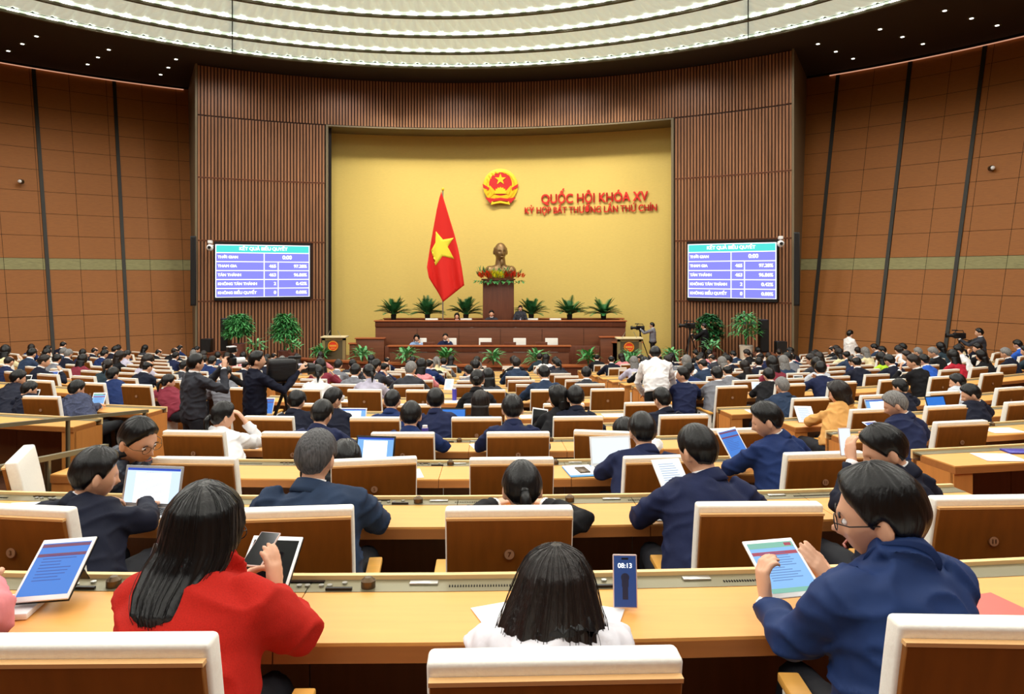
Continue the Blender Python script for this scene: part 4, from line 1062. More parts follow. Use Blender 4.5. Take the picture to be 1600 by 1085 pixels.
SPECIAL = [  # row, column, garment, material, hair
    (8, 622, 'orange robe and shaven head', ORANGE, 'none'), (8, 1350, 'dark suit and bald crown', NAVYD, 'bald'), (8, 1432, 'royal blue suit', ROYAL, 'short'), (8, 1496, 'crimson jacket', CRIM, 'bob'), (8, 1548, 'black jacket', BLACKC, 'long'),
    (9, 1392, 'lime green jacket', LIME, 'bob'), (8, 1296, 'pale grey jacket', LGREY, 'bob'), (10, 1270, 'rose pink jacket', PINK, 'bob'), (9, 1196, 'scarlet jacket', REDC, 'bob'), (9, 1590, 'royal blue suit', ROYAL, 'short'),
    (10, 458, 'cream jacket', CREAMC, 'bob'), (10, 240, 'white blouse', WHITEC, 'tail'), (9, 240, 'lilac jacket', LILAC, 'bob'), (9, 1222, 'slate-blue jacket', BLUEG, 'bob'), (8, 380, 'white blouse', WHITEC, 'tail'), (11, 575, 'dark suit and bald crown', NAVYD, 'bald'),
    (12, 600, 'white blouse', WHITEC, 'short'), (9, 835, 'blue suit', BLUE, 'short'), (9, 1165, 'black jacket', BLACKC, 'long'), (10, 1075, 'white blouse', WHITEC, 'bob'), (13, 700, 'grey suit', GREYC, 'short')]
rows_x = {}
cnt = {}
rnd = random.Random(11)
cand = []
for n, X, tr, px, (i, blk) in sorted(SEATS, key=lambda s: (s[0], s[1])):
    p, a = arc(n, X)
    if n < 7: continue
    sx = 800+F*arc(n, X, .4)[0].x/arc(n, X, .4)[0].y
    if sx < -30 or sx > 1630: continue
    if n == 7:
        if min(abs(sx-q) for m_, q in OCC if m_ == 7) < 50 or px in (68, 147, 218, 388, 948, 1141, 1390, 1545): continue
        occ = .75
    else:
        edge = min(1, abs((inside(p, floorz(n), 3.2)) and 1 or .45)); occ = .78*edge
        if n >= 14: occ *= .75
    sp = [q for q in SPECIAL if q[0] == n and abs(q[1]-sx) < 24/(1+.05*n)*1.3]
    if not sp and rnd.random() > occ: continue
    cand.append((n, X, tr, i, blk, sp[0] if sp else None, p, a))
for n, X, tr, i, blk, sp, p, a in cand:
    if sp: SPECIAL.remove(sp) if sp in SPECIAL else None
    if sp:
        hk = sp[4]; gname, gm = sp[2], sp[3]; key = 'short' if hk == 'none' else hk
        ch = [q for q in PROTO if q[0] == key]; hk2, me = ch[0]; desc = 'person in '+gname
    else:
        woman = rnd.random() < .30
        ch = [q for q in PROTO if (q[0] in ('short', 'bald')) != woman]; hk, me = rnd.choice(ch)
        gname, gm = rnd.choice(WOMC if woman else MENC); desc = ('woman' if woman else 'man')+' in '+gname+', '+HN[hk]
    o = link('person', me)
    tag(o, '%s, %s seat, %s block, %s' % (desc, ORD[i], blk, ROWNAME[n]), 'person', 'audience of the %s' % ROWNAME[n])
    hm = M_skin2 if (sp and sp[4] == 'none') else (M_hairg if rnd.random() < .10 else (M_hairb if rnd.random() < .25 else M_hair))
    mats_ = [M_skin, gm, M_trouser, M_shirt if hk in ('short', 'bald') else gm, hm]
    for k_, m_ in enumerate(mats_): o.material_slots[k_].link = 'OBJECT'; o.material_slots[k_].material = m_
    sc = rnd.uniform(.97, 1.06); o.scale = (sc, sc, sc)
    o.location = (p.x, p.y, floorz(n)); o.rotation_euler = (0, 0, a+tr+rnd.uniform(-.1, .1))
print('audience', len(cand))
# ================================================================== stage
def sY(X, k=.0292, s=-.045, y0=25.2): return y0+s*X+k*X*X
xs = [(-10.6+.5*i) for i in range(43)]
def on_floor(pts): return pts
mb = MB()
def arcband(mb, x0, x1, o0, o1, z0, z1, n=30):
    for i in range(n):
        a, b = x0+(x1-x0)*i/n, x0+(x1-x0)*(i+1)/n
        q = [(a, sY(a)+o0), (b, sY(b)+o0), (b, sY(b)+o1), (a, sY(a)+o1)]
        mb.hexa([(x, y, z0) for x, y in q], [(x, y, z1) for x, y in q])
XL, XR = -8.2, 8.6
t = empty('stage_parapet', (0, sY(0), 0), 0, 'low curved walnut parapet with lighter cap along the stage front', 'parapet')
mb = MB()
for i in range(14):
    a, b = XL+(XR-XL)*i/14+.006, XL+(XR-XL)*(i+1)/14-.006; arcband(mb, a, b, 0, .10, 0, .74, 3)
Mt = Matrix.Translation(t.location).inverted()
mb.build('parapet_panel', M_walnut2, t, M=Mt)
mb = MB(); arcband(mb, XL-.03, XR+.03, -.06, .34, .74, .80, 40); mb.build('parapet_cap', mat('cap_wood', (168, 92, 52), .4, kind='woodx', amt=.1), t, M=Mt)
mb = MB(); arcband(mb, XL-.2, XR+.2, .12, 8, -.02, .35, 24)

me = [v for v in mb.v]; mb.v = [(lambda v: (v[0], v[1], v[2]))(((x, y, z) if math.hypot(x-CX, y-CY) < 19.6 or OPEN_L < ang((x, y)) < OPEN_R else (CX+(x-CX)*19.6/math.hypot(x-CX, y-CY), CY+(y-CY)*19.6/math.hypot(x-CX, y-CY), z)) if math.hypot(x-CX, y-CY) < 21.3 else (CX+(x-CX)*(21.3 if OPEN_L < ang((x, y)) < OPEN_R else 19.6)/math.hypot(x-CX, y-CY), CY+(y-CY)*(21.3 if OPEN_L < ang((x, y)) < OPEN_R else 19.6)/math.hypot(x-CX, y-CY), z)) for x, y, z in me]
tag(mb.build('stage_platform', M_walnut), 'broad wooden stage platform behind the curved parapet', 'stage')
# podium tiers
def pbox(nm, x0, x1, d, dep, z0, z1, m, parent, lip=True):
    a, b = (x0-800)/F*d, (x1-800)/F*d
    o = MB().box(((a+b)/2, d+dep/2, (z0+z1)/2), (b-a, dep, z1-z0)).build(nm, m, parent, bevel=.01)
    if lip: MB().box(((a+b)/2, d+.12, z1+.02), (b-a+.08, .36, .045)).build('ledge', mat('cap_wood', (168, 92, 52)), o, bevel=.008)
    return o
def zat(y, d): return EYE-(y-HZ)/F*d
e = empty('upper_rostrum', (0, 0, 0), 0, 'long upper walnut rostrum where five cycads stand behind', 'rostrum')
D1 = 29.4
pbox('front_panel', 587, 977, D1, .12, .35, zat(511, D1), M_walnut, e, False)
pbox('fascia', 586, 978, D1-.06, .18, zat(511, D1)+.005, zat(502.5, D1), M_walnut2, e)
for i in range(1, 6):
    x = 587+65*i; MB().box(((x-800)/F*D1, D1-.003, 1.1), (.012, .01, 1.3)).build('panel_joint', M_dark, e.children[0])
for x in (588, 976): pbox('end_wall', x-1.5, x+1.5, D1+.13, 1.2, .35, zat(502, D1), M_walnut, e, False)
cb = empty('back_counter', (0, 0, 0), 0, 'long wooden back counter under the row of cycads', 'counter')
pbox('counter_body', 600, 974, 31.0, .30, .36, zat(499, 31), M_walnut, cb)
e = empty('middle_rostrum', (0, 0, 0), 0, 'stepped walnut wings flanking the lower desk on stage', 'rostrum')
D2 = 28.7
pbox('wing_panel', 556, 600, D2, .5, .35, zat(530, D2), M_walnut, e); pbox('wing_panel', 938, 969, D2, .5, .35, zat(528, D2), M_walnut, e)
pbox('centre_panel', 601, 937, D2, .3, .35, zat(541, D2), M_walnut2, e, False)
pbox('side_panel', 546, 556, D2, .5, .35, zat(538, D2), M_walnut, e); pbox('side_panel', 957, 1003, D2, .25, .35, zat(536, D2), M_walnut, e)
e = empty('lower_desk', (0, 0, 0), 0, 'lower front walnut desk on stage with four white chairs behind', 'desk')
D3 = 27.2
pbox('front_panel', 609, 889, D3, .10, .35, zat(551, D3), M_walnut, e, False); pbox('fascia', 607, 891, D3-.05, .16, zat(550, D3), zat(542, D3), M_walnut2, e)
pbox('desk_top', 608, 890, D3, .65, zat(544, D3), zat(542.5, D3), M_walnut, e, False)
# pedestal and bust
D4 = 30.5
pd = empty('pedestal', P(779, 502, D4), 0, 'tall dark walnut pedestal under the bronze bust', 'pedestal')
w_ = (803-755)/F*D4; zt = zat(438, D4)
MB().box((0, 0, (zt+.35)/2-pd.location.z), (w_, .9, zt-.35)).build('shaft', M_walnut2, pd, bevel=.02)
MB().box((0, 0, zt+.03-pd.location.z), (w_+.12, 1.0, .06)).build('plinth_top', M_walnut, pd, bevel=.01)
M_br = mat('bust_bronze', (140, 112, 76), .38, .55)
bz = zt+.06; c0 = P(782, 437, D4); bs = 3.3
mb = MB(); R_ = rotm(180+14); hc0 = Vector((0, -.05, .335*bs)); put_head(mb, hc0, R_, 40, 34, 1.3, bs)
mb.tube([(0, .02, .02), (0, .02, .20*bs), (0, .0, .30*bs)], [.09*bs, .065*bs, .055*bs], 20)
mb.ell((0, .03, .08*bs), (.20*bs, .10*bs, .10*bs), None, 28, 16); mb.ell((0, .03, .02*bs), (.17*bs, .10*bs, .08*bs), None, 24, 12)
for s in (-1, 1): mb.ell((s*.135*bs, .03, .09*bs), (.065*bs, .08*bs, .075*bs))
me = remesh(mb, .03, 'bust', [M_br]); bu = link('bust', me); bu.location = (c0.x, D4, bz); tag(bu, 'bronze bust of a bearded man on the tall pedestal', 'bust')
mb = MB(); hair = hair_cap('short', .006, 32, 24, 3, bald=.9); mb.add(hair.v, hair.f)
mb.ell((0, .085, -.135), (.022, .016, .045), None, 10, 8); mb.ell((0, .108, -.062), (.03, .012, .008), None, 10, 6)
link('bust_hair', mb.mesh('bust_hair', [M_br], True, Matrix.Translation(hc0) @ R_.to_4x4() @ Matrix.Scale(bs, 4)), bu)
# flowers round the bust
def leafblade(mb, c, d, L, w, droop=.3, up=Vector((0, 0, 1)), n=4):
    d = Vector(d).normalized(); s = d.cross(up); s = s.normalized() if s.length > .01 else Vector((1, 0, 0)); L_, R_2, M_2 = [], [], []
    for i in range(n+1):
        t = i/n; p = Vector(c)+d*L*t+Vector((0, 0, -droop*L*t*t)); ww = w*math.sin(math.pi*min(1, .12+.88*t)**.8)*(1 if t < 1 else .02)
        L_.append(p-s*ww+Vector((0, 0, .25*ww))); R_2.append(p+s*ww+Vector((0, 0, .25*ww))); M_2.append(p)
    vs = L_+M_2+R_2; k = n+1; fs = []
    for i in range(n): fs += [(i, i+1, k+i+1, k+i), (k+i, k+i+1, 2*k+i+1, 2*k+i)]
    mb.add(vs, fs)
fl = empty('flower_arrangement', P(780, 437, D4-.55), 0, 'flower arrangement of orange, yellow and red blooms round the bust', 'flowers')
rnd2 = random.Random(5)
for nm, m, xs0, xs1, n, z0, z1 in (('green_spray', M_leafl, -.85, .85, 70, .10, .62), ('orange_blooms', mat('bloom_orange', (238, 84, 36), .5), -.82, -.30, 90, .05, .42), ('yellow_blooms', mat('bloom_yellow', (236, 232, 40), .5), -.32, .22, 90, .05, .46),
                                 ('red_blooms', mat('bloom_red', (216, 52, 36), .5), .20, .62, 80, .05, .42), ('orange_sprigs', mat('bloom_orange', (238, 84, 36), .5), .55, 1.0, 40, .05, .36), ('drooping_leaves', M_leaf, -1.0, 1.0, 90, -.12, .06)):
    mb = MB()
    for i in range(n):
        x = rnd2.uniform(xs0, xs1); z = rnd2.uniform(z0, (z0+z1)/2); y = rnd2.uniform(-.2, .1)
        d = (rnd2.uniform(-.6, .6)+x*.5, rnd2.uniform(-.6, .1), rnd2.uniform(.5, 1.2) if nm != 'drooping_leaves' else rnd2.uniform(-.4, .1))
        leafblade(mb, (x, y, z), d, (z1-z0)*rnd2.uniform(.4, .6)+.05, .028 if 'bloom' in nm or 'spr' in nm else .05, .2, n=3)
    o = mb.build(nm, m, fl); o['kind'] = 'stuff'
# emblem
em_c = P(782, 291, 30.85); wallp = ray_circle(782, 21.5); em_c = P(782, 291, wallp.y-.06)
sc = wallp.y/F   # metres per pixel there
em = empty('national_emblem', em_c, 0, 'round gold and red emblem with star on the ochre wall', 'emblem')
FM = Matrix.Identity(4)
def circ(r, n=48, cx=0, cz=0, sx=1, sz=1): return [(cx+r*sx*math.cos(2*math.pi*i/n), cz+r*sz*math.sin(2*math.pi*i/n)) for i in range(n)]
def star(r, r2=.40, cx=0, cz=0, rot=0): return [(cx+(r if i % 2 == 0 else r*r2)*math.sin(math.pi*i/5+rot), cz+(r if i % 2 == 0 else r*r2)*math.cos(math.pi*i/5+rot)) for i in range(10)]
r = 27*sc
MB().prism(circ(r, 64), FM, .06).build('gold_disc', M_gold, em, bevel=.02)
MB().prism(circ(r*.66, 48, 0, r*.12, 1, 1.02), Matrix.Translation((0, -.06, 0)), .012).build('red_field', mat('emblem_red', (190, 30, 34), .5), em)
MB().prism(star(r*.34, .40, 0, r*.38), Matrix.Translation((0, -.072, 0)), .03).build('star', M_gold, em)
cog = []
for i in range(17):
    a = math.pi*i/16; q = r*(.33 if i % 2 else .40); cog.append((q*math.cos(a), -r*.45+q*math.sin(a)))
MB().prism(cog, Matrix.Translation((0, -.072, 0)), .03).build('cog_wheel', M_gold, em)
mb = MB()
for s in (-1, 1):
    for i in range(9):      # rice ears
        a = math.radians(-62+i*17); p = (s*r*.80*math.cos(a), r*.80*math.sin(a)-.0)
        ex = [(p[0]+r*.13*math.cos(q)*math.cos(a+1.57)*1-r*.05*math.sin(q)*math.sin(a+1.57), p[1]+r*.13*math.cos(q)*math.sin(a+1.57)+r*.05*math.sin(q)*math.cos(a+1.57)) for q in [2*math.pi*k/10 for k in range(10)]]
        ex = [(x if s > 0 else x, z) for x, z in ex]
        mb.prism(ex if s > 0 else [(-(x+2*abs(p[0])) if False else x, z) for x, z in ex], Matrix.Translation((0, -.055, 0)), .03)
    mb.prism([(s*r*.30, -r*.30), (s*r*.60, r*.02), (s*r*.66, -r*.05), (s*r*.45, -r*.55)][::s], Matrix.Translation((0, -.07, 0)), .03)
o = mb.build('rice_ears', mat('ear_gold', (232, 178, 30), .4, .1), em); o['kind'] = 'stuff'
mb = MB()
for s in (-1, 1):
    mb.prism([(s*r*.66, -r*.10), (s*r*1.03, r*.13), (s*r*1.0, -r*.08), (s*r*.68, -r*.26)][::s], Matrix.Translation((0, -.06, 0)), .03)
    mb.prism([(s*r*.40, -r*.72), (s*r*.90, -r*.66), (s*r*.60, -r*.98), (s*r*.42, -r*.92)][::s], Matrix.Translation((0, -.06, 0)), .03)
mb.prism([(-r*.45, -r*.74), (0, -r*.68), (r*.45, -r*.74), (r*.42, -r*.94), (0, -r*.86), (-r*.42, -r*.94)], Matrix.Translation((0, -.06, 0)), .04)
mb.build('red_ribbon', mat('emblem_red', (190, 30, 34), .5), em)
MB().prism([(-r*.55, -r*1.08), (-r*.50, -r*.90), (0, -r*.84), (r*.50, -r*.90), (r*.55, -r*1.08), (0, -r*.98)], Matrix.Translation((0, -.05, 0)), .05).build('gold_scroll', M_gold, em)
def wall_words(label, s, px, py, w_px, h_px, parent_label):
    wp = ray_circle(px, 21.5); d = math.atan2(wp.x-CX, wp.y-CY); n = (-math.sin(d), -math.cos(d), 0); n = Vector(n)
    k = wp.y/F; c = Vector((wp.x, wp.y, EYE-(py-HZ)*k))+n*.03
    o = text(s, 'wall_lettering', h_px*k*1.42, Matrix.Identity(4), M_red, ext=.02, bold=.012*h_px/14)
    xsz = max(v.co.x for v in o.data.vertices)-min(v.co.x for v in o.data.vertices); o.data.transform(Matrix.Diagonal((w_px*k/xsz, 1, 1, 1)))
    a0 = ang(wp)
    for v in o.data.vertices:      # follow the curve of the wall
        x, y = polar(a0+v.co.x/21.5, 21.47-v.co.z); v.co = Vector((x, y, c.z+v.co.y))
    tag(o, label, 'lettering', 'wall lettering'); return o
wall_words('large red raised capitals on the ochre wall, upper line', 'QUỐC HỘI KHÓA XV', 928, 310, 168, 14.5, '')
wall_words('smaller red raised capitals on the ochre wall, second line', 'KỲ HỌP BẤT THƯỜNG LẦN THỨ CHÍN', 922, 328, 208, 10, '')
# flag
DF = 30.3
fo = [(690, 300), (697, 322), (704, 345), (711, 368), (717, 392), (722, 418), (726, 446), (714, 455), (703, 464), (693, 472), (686, 460), (678, 447), (671, 434), (668, 418), (671, 395), (675, 372), (679, 350), (683, 328), (687, 310)]
fs_ = [(681.7, 362), (692.8, 375), (709.5, 372), (700, 386), (710, 405), (692, 400.5), (681, 415.8), (681.7, 397.5), (674, 392), (681, 380)]
k = DF/F; fc = P(692, 498, DF)
fe = empty('flag', (fc.x, DF, .4), 0, 'large red flag with yellow star hanging from a tall pole', 'flag')
def fold(x, z): return .10*math.sin((x*1.9+z*.25)*5.0)+.05*math.sin(x*14+z*2)
def flat_to_cloth(nm, outline, m, dy, parent, th=.012):
    pts = [((x-692)*k, EYE-(y-HZ)*k-.4) for x, y in outline]; me = bpy.data.meshes.new(nm); bm = bmesh.new()
    vs = [bm.verts.new((x, 0, z)) for x, z in pts]; bm.faces.new(vs); bmesh.ops.triangulate(bm, faces=bm.faces)
    for it in range(5):
        es = [e_ for e_ in bm.edges if e_.calc_length() > .16]
        if not es: break
        bmesh.ops.subdivide_edges(bm, edges=es, cuts=1); bmesh.ops.triangulate(bm, faces=bm.faces)
    for v in bm.verts: v.co.y = -.15+fold(v.co.x, v.co.z)*min(1, (5.0-min(5, v.co.z))*.5+.1)+dy
    g = bmesh.ops.extrude_face_region(bm, geom=bm.faces[:]); bmesh.ops.translate(bm, vec=(0, th, 0), verts=[q for q in g['geom'] if isinstance(q, bmesh.types.BMVert)])
    bmesh.ops.recalc_face_normals(bm, faces=bm.faces); bm.to_mesh(me); bm.free(); me.materials.append(m)
    me.polygons.foreach_set('use_smooth', [True]*len(me.polygons)); return link(nm, me, parent)
MB().tube([(0, 0, 0), (0, 0, EYE-(296-HZ)*k-.4)], .025, 12).build('pole', M_steel, fe); MB().ell((0, 0, EYE-(296-HZ)*k-.4), (.05, .05, .07)).build('finial', M_gold, fe)
fcl = flat_to_cloth('flag_cloth', fo, mat('flag_red', (226, 38, 30), .7), 0, fe); flat_to_cloth('yellow_star', fs_, mat('flag_yellow', (250, 236, 70), .7), -.012, fcl)
MB().cyl((0, 0, .05), .22, .10, 20, .16).build('base', M_black, fe)
# lecterns
for nm_, px, x0, x1, top, lx, ly in (('left', 521, 503, 539, 528, 520, 541), ('right', 984, 965, 1003, 530, 983, 543)):
    d = 27.0 if px < 800 else 26.6; kk = d/F; w = (x1-x0)*kk; z0, z1 = .35, zat(top, d)
    e = empty('lectern', ((( x0+x1)/2-800)*kk, d, z0), 0, 'olive-framed lectern with round red badge, %s' % ('beside the slatted wall on the flag side' if px < 800 else 'near the stage cameraman'), 'lectern')
    H = z1-z0
    MB().box((0, .25, H/2), (w-.12, .4, H-.1)).build('body', mat('lectern_dark', (92, 84, 60), .5), e)
    mb = MB(); mb.box((-w/2+.05, .1, H/2), (.10, .12, H)); mb.box((w/2-.05, .1, H/2), (.10, .12, H)); mb.box((0, .1, H-.05), (w, .12, .10)); mb.build('frame', mat('lectern_olive', (158, 140, 96), .45, .2), e)
    MB().box((0, .2, H+.02), (w+.08, .55, .05)).build('top', mat('lectern_top', (226, 210, 168), .5), e, bevel=.01)
    c = Vector(((lx-(x0+x1)/2)*kk, .03, EYE-(ly-HZ)*kk-z0)); b = MB().cyl(c, 8.2*kk, .03, 32, axis='Y').build('badge', mat('badge_red', (236, 66, 36), .5), e)
    mb = MB(); mb.tube([c+Vector((7.2*kk*math.cos(a), -.02, 7.2*kk*math.sin(a))) for a in [2*math.pi*q/32 for q in range(33)]], .012, 6); mb.build('badge_ring', M_gold, b)
    mb = MB()
    for q in range(7): mb.box(c+Vector(((q-3)*1.6*kk, -.02, .4*kk)), (1.1*kk, .012, (3.2 if q % 2 else 2.6)*kk))
    for q in range(5): mb.box(c+Vector(((q-2)*1.5*kk, -.02, -3.4*kk)), (1.0*kk, .012, 1.2*kk))
    mb.build('badge_lettering', mat('badge_yellow', (250, 190, 80), .5), b)
    for s in (-1, 1): MB().tube([(s*w*.3, .1, H+.04), (s*w*.3+s*.12*(-1), .05, H+.26)], .01, 6).build('microphone', M_steel, e)
# white stage chairs
wc = 0
for px, d, z0, w_px, h_px, ttl in [(674, 30.1, zat(503, 30.1), 20, 7, 'upper row')]+[(x, 30.1, 0, 18, 7, 'upper row') for x in (728, 778, 832, 868)]+[(x, 28.0, 0, 20, 12, 'lower row') for x in (656, 703, 758, 812, 862)]:
    wc += 1; kk = d/F; up = ttl == 'upper row'; top = 498 if up else 529
    if px == 868: top = 498
    fz = (zat(540, d) if up else .36); ht = zat(top, d)-fz
    c = empty('stage_chair', ((px-800)*kk, d+.1, fz), math.pi, 'white leather stage chair, %s from left in the %s on stage' % (ORD[wc if up else wc-5], ttl), 'chair', 'white chairs on stage')
    MB().box((0, -.02, ht-.42), (w_px*kk, .08, .84)).build('backrest', M_white_l, c, bevel=.02); MB().box((0, .25, ht-.80), (w_px*kk, .5, .10)).build('seat', M_white_l, c, bevel=.02)
    MB().box((0, .2, (ht-.85)/2), (.08, .08, max(.05, ht-.85))).build('pedestal', M_black, c)
# officials on stage (seated facing the hall, one standing)
for px, crown, d, g, m, hk, lab in ((714, 489, 29.75, 'seat', REDC, 'long', 'woman in red dress with yellow front on the upper rostrum'), (768, 485, 29.75, 'seat', CHAR, 'short', 'man in grey suit and tie seated before the pedestal'),
                                     (651, 523, 27.75, 'seat', PALEB, 'bob', 'person in pale blue jacket at the lower stage desk, hand raised'), (696, 521, 27.75, 'seat', NAVY, 'short', 'man in navy suit touching his brow at the lower stage desk')):
    J = seated(.05, 0, 0, 0, 4, 0, 'cheek' if d < 29 else 'near'); J.update(knL=Vector((-.11, .52, .60)), knR=Vector((.11, .52, .60)), anL=Vector((-.11, .44, .09)), anR=Vector((.11, .44, .09))); o = dict(cloth=m, hair=hk, vx=.016, hl=.16, seed=px % 7); parts = make_figure(J, o)
    ys = d+(.45 if d > 29 else .75); z = EYE-(crown-HZ)/F*(ys-.5)-1.345*1.12; assemble(parts, lab, loc=((px-800)/F*(ys-.5), ys, z), rz=math.pi, scale=1.12)
ss, Jss, sss = stand('man in dark suit and pale tie standing at the rostrum', 813, 477, 29.85, zat(477, 29.85)-1.74, 180, CHAR, voxel=.016, pitch=12, arms=((-.26, .08, 1.14), (-.22, .24, .90), (.26, .08, 1.14), (.22, .24, .90)))
MB().hexa([(-.02, .14, 1.05), (.02, .14, 1.05), (.02, .15, 1.05), (-.02, .15, 1.05)][::-1], [(-.03, .10, 1.42), (.03, .10, 1.42), (.03, .11, 1.42), (-.03, .11, 1.42)][::-1]).build('necktie', mat('pale_tie', (200, 205, 225), .6), ss, M=Matrix.Rotation(math.pi, 4, 'Z'))
for px, y, d, lab in ((760, 541, 27.55, 'monitor on the lower desk before the first empty chair'), (797, 541, 27.55, 'monitor on the lower desk, middle'), (846, 541, 27.55, 'monitor on the lower desk, last before the desk end'), (670, 541, 27.55, 'monitor on the lower desk between two seated people')):
    e = empty('monitor', P(px, y, d), 0, 'low black '+lab, 'monitor'); MB().box((0, 0, .07), (.45, .03, .16)).build('back_shell', M_walnut2, e, bevel=.01); MB().box((0, .02, .0), (.2, .12, .02)).build('foot', M_black, e)
# plants
def cycad(px, base, d, s, lab):
    e = empty('cycad', P(px, base, d), 0, lab, 'plant', 'cycads on the rostrum'); r_ = random.Random(px)
    MB().cyl((0, 0, .10), .10, .24, 12, .12).build('trunk', M_dark, e)
    mb = MB(); mr = MB(); nf = 38
    for i in range(nf):
        a = 2*math.pi*i/nf+r_.uniform(-.1, .1); el = r_.uniform(.35, 1.25); L = s*r_.uniform(.85, 1.05); d0 = Vector((math.cos(a)*math.cos(el), math.sin(a)*math.cos(el)*.6, math.sin(el)))
        pts = [Vector((0, 0, .2))+d0*L*t+Vector((0, 0, -.42*L*t*t*math.cos(el))) for t in (0, .25, .5, .75, 1)]
        mr.tube(pts, [.012, .010, .008, .006, .003], 4)
        for q in range(16):
            t = .18+.82*q/16; j = min(3, int(t*4)); p = pts[j].lerp(pts[j+1], t*4-j); ax = (pts[j+1]-pts[j]).normalized(); sd = ax.cross(Vector((0, 0, 1))).normalized()
            for s_ in (-1, 1):
                dd = (sd*s_+ax*.8+Vector((0, 0, .25))).normalized(); l = .24*math.sin(math.pi*min(1, .2+.8*t))+.03; w = ax*.022
                mb.add([p-w, p+w, p+dd*l], [(0, 1, 2)])
    o = mb.build('fronds', M_leafd, e); o['kind'] = 'stuff'; mr.build('frond_ribs', M_leafd, o)
for i, px in enumerate((615, 668, 728, 830, 890, 943)):
    cycad(px, 499.5, 30.9, 1.0, 'dark green cycad on the back counter, %s from the left of six' % ORD[i+1])
def bushy(px, base, d, h, w, lab, nl, m, ll, lw, pot=None, stems=7, grp='potted plants', nm='potted_plant', up=.9):
    e = empty(nm, P(px, base, d), 0, lab, 'plant', grp); r_ = random.Random(px*3+1); z0 = 0
    if pot:
        ph, pw, pm = pot; rs = MB(); rs.cyl((0, 0, ph/2), pw*.4, ph, 24, pw*.5); rs.cyl((0, 0, ph), pw*.52, .05, 24); rs.build('pot', pm, e); z0 = ph
    mb = MB(); ms = MB()
    for i in range(stems):
        a = r_.uniform(0, 6.28); q = r_.uniform(.1, .5)*w*.5; ms.tube([(0, 0, z0), (q*.5*math.cos(a), q*.5*math.sin(a), z0+h*.4), (q*math.cos(a), q*math.sin(a), z0+h*.85)], [.014, .012, .008], 5)
    for i in range(nl):
        a = r_.uniform(0, 6.28); u = r_.uniform(-.35, 1); rr_ = r_.uniform(.25, .8)*w/2*math.sqrt(max(.1, 1-u*u)); c = Vector((rr_*math.cos(a), rr_*math.sin(a), z0+h*(.42+.42*u)))
        for j in range(5 if ll < .3 else 1):
            b = a+r_.uniform(-1.0, 1.0); leafblade(mb, c, (math.cos(b), math.sin(b), r_.uniform(-.3, up)), ll*r_.uniform(.7, 1.15), lw, .35, n=3)
    o = mb.build('leaves', m, e); o['kind'] = 'stuff'; ms.build('stems', M_leafd, e); return e
M_pb = mat('pot_brown', (120, 74, 62), .5)
bushy(373, 562, 26.6, 1.25, 1.15, 'round leafy lady palm in brown pot before the slatted wall', 260, M_leaf, .28, .034, (.55, .45, M_pb))
bushy(445, 566, 27.4, 1.6, 1.15, 'tall lady palm in front of the slatted wall under the screen', 300, M_leaf, .28, .034, (.40, .45, M_pb))
bushy(1108, 560, 28.2, 1.55, 1.3, 'tall dark-leaved rubber plant behind the camera operator in black', 260, M_leafd, .24, .045, (.35, .45, M_pb))
bushy(1166, 572, 26.0, 1.35, 1.2, 'round lady palm in white pot below the right screen', 300, M_leaf, .30, .034, (.70, .46, M_pot))
for i, (px, y, w) in enumerate(((503, 563, .9), (566, 564, .85), (634, 567, .85), (697, 568, .9), (771, 568.5, .8), (839, 568.5, .8), (919, 567, .95), (986, 565, .8), (1050, 562, .85))):
    X = (px-800)/F*25.6; d = sY(X)+.14
    bushy(px, HZ+(EYE-.80)/d*F, d, .50, .62, 'low broad-leaved plant on the stage parapet, %s from the left' % ORD[i+1], 48, M_leafl if i % 3 else M_leaf, .44, .050, None, 5, 'parapet plants', 'parapet_plant', up=1.6)
for px, y, d in ((400, 560, 26.0), (457, 560, 26.6), (1112, 560, 26.5)):
    bushy(px, y, d, .5, .7, 'small leafy plant at the foot of the lady palms, column %s' % {400: 'between them', 457: 'under the taller one', 1112: 'before the rubber plant'}[px], 34, M_leafl, .34, .045, (.18, .3, M_pb), 5, 'small floor plants', 'floor_plant', up=1.4)
# loudspeakers and their plinths
for px, y0, y1, d, w, lab in ((350, 498, 549, 27.0, .28, 'tall black loudspeaker beside the round lady palm'), (321, 530, 551, 27.0, .36, 'squat dark loudspeaker at the left corner of the slatted wall'), (1195, 500, 551, 25.9, .30, 'tall black loudspeaker beside the white-potted palm'), (1222, 534, 555, 25.4, .36, 'squat black loudspeaker at the right corner of the slatted wall')):
    kk = d/F; h = (y1-y0)*kk; e = empty('loudspeaker', P(px, y1, d), 0, lab, 'loudspeaker')
    MB().box((0, .15, h/2), (w, .3, h)).build('cabinet', M_black, e, bevel=.01); MB().box((0, -.004, h/2), (w*.86, .01, h*.92)).build('grille', mat('grille', (30, 28, 28), .9), e)
for px, y, d, w, lab in ((334, 551, 27.0, .95, 'low brown plinth under the two loudspeakers by the left corner'), (1210, 553.5, 25.4, 1.2, 'low brown plinth under the loudspeakers by the right corner')):
    p = P(px, y, d); e = empty('plinth', (p.x, d+.2, 0), 0, lab, 'plinth'); MB().box((0, .1, p.z/2), (w, .7, p.z-.04)).build('body', M_walnut2, e, bevel=.01); MB().box((0, .1, p.z-.02), (w+.06, .76, .04)).build('top', M_walnut, e)
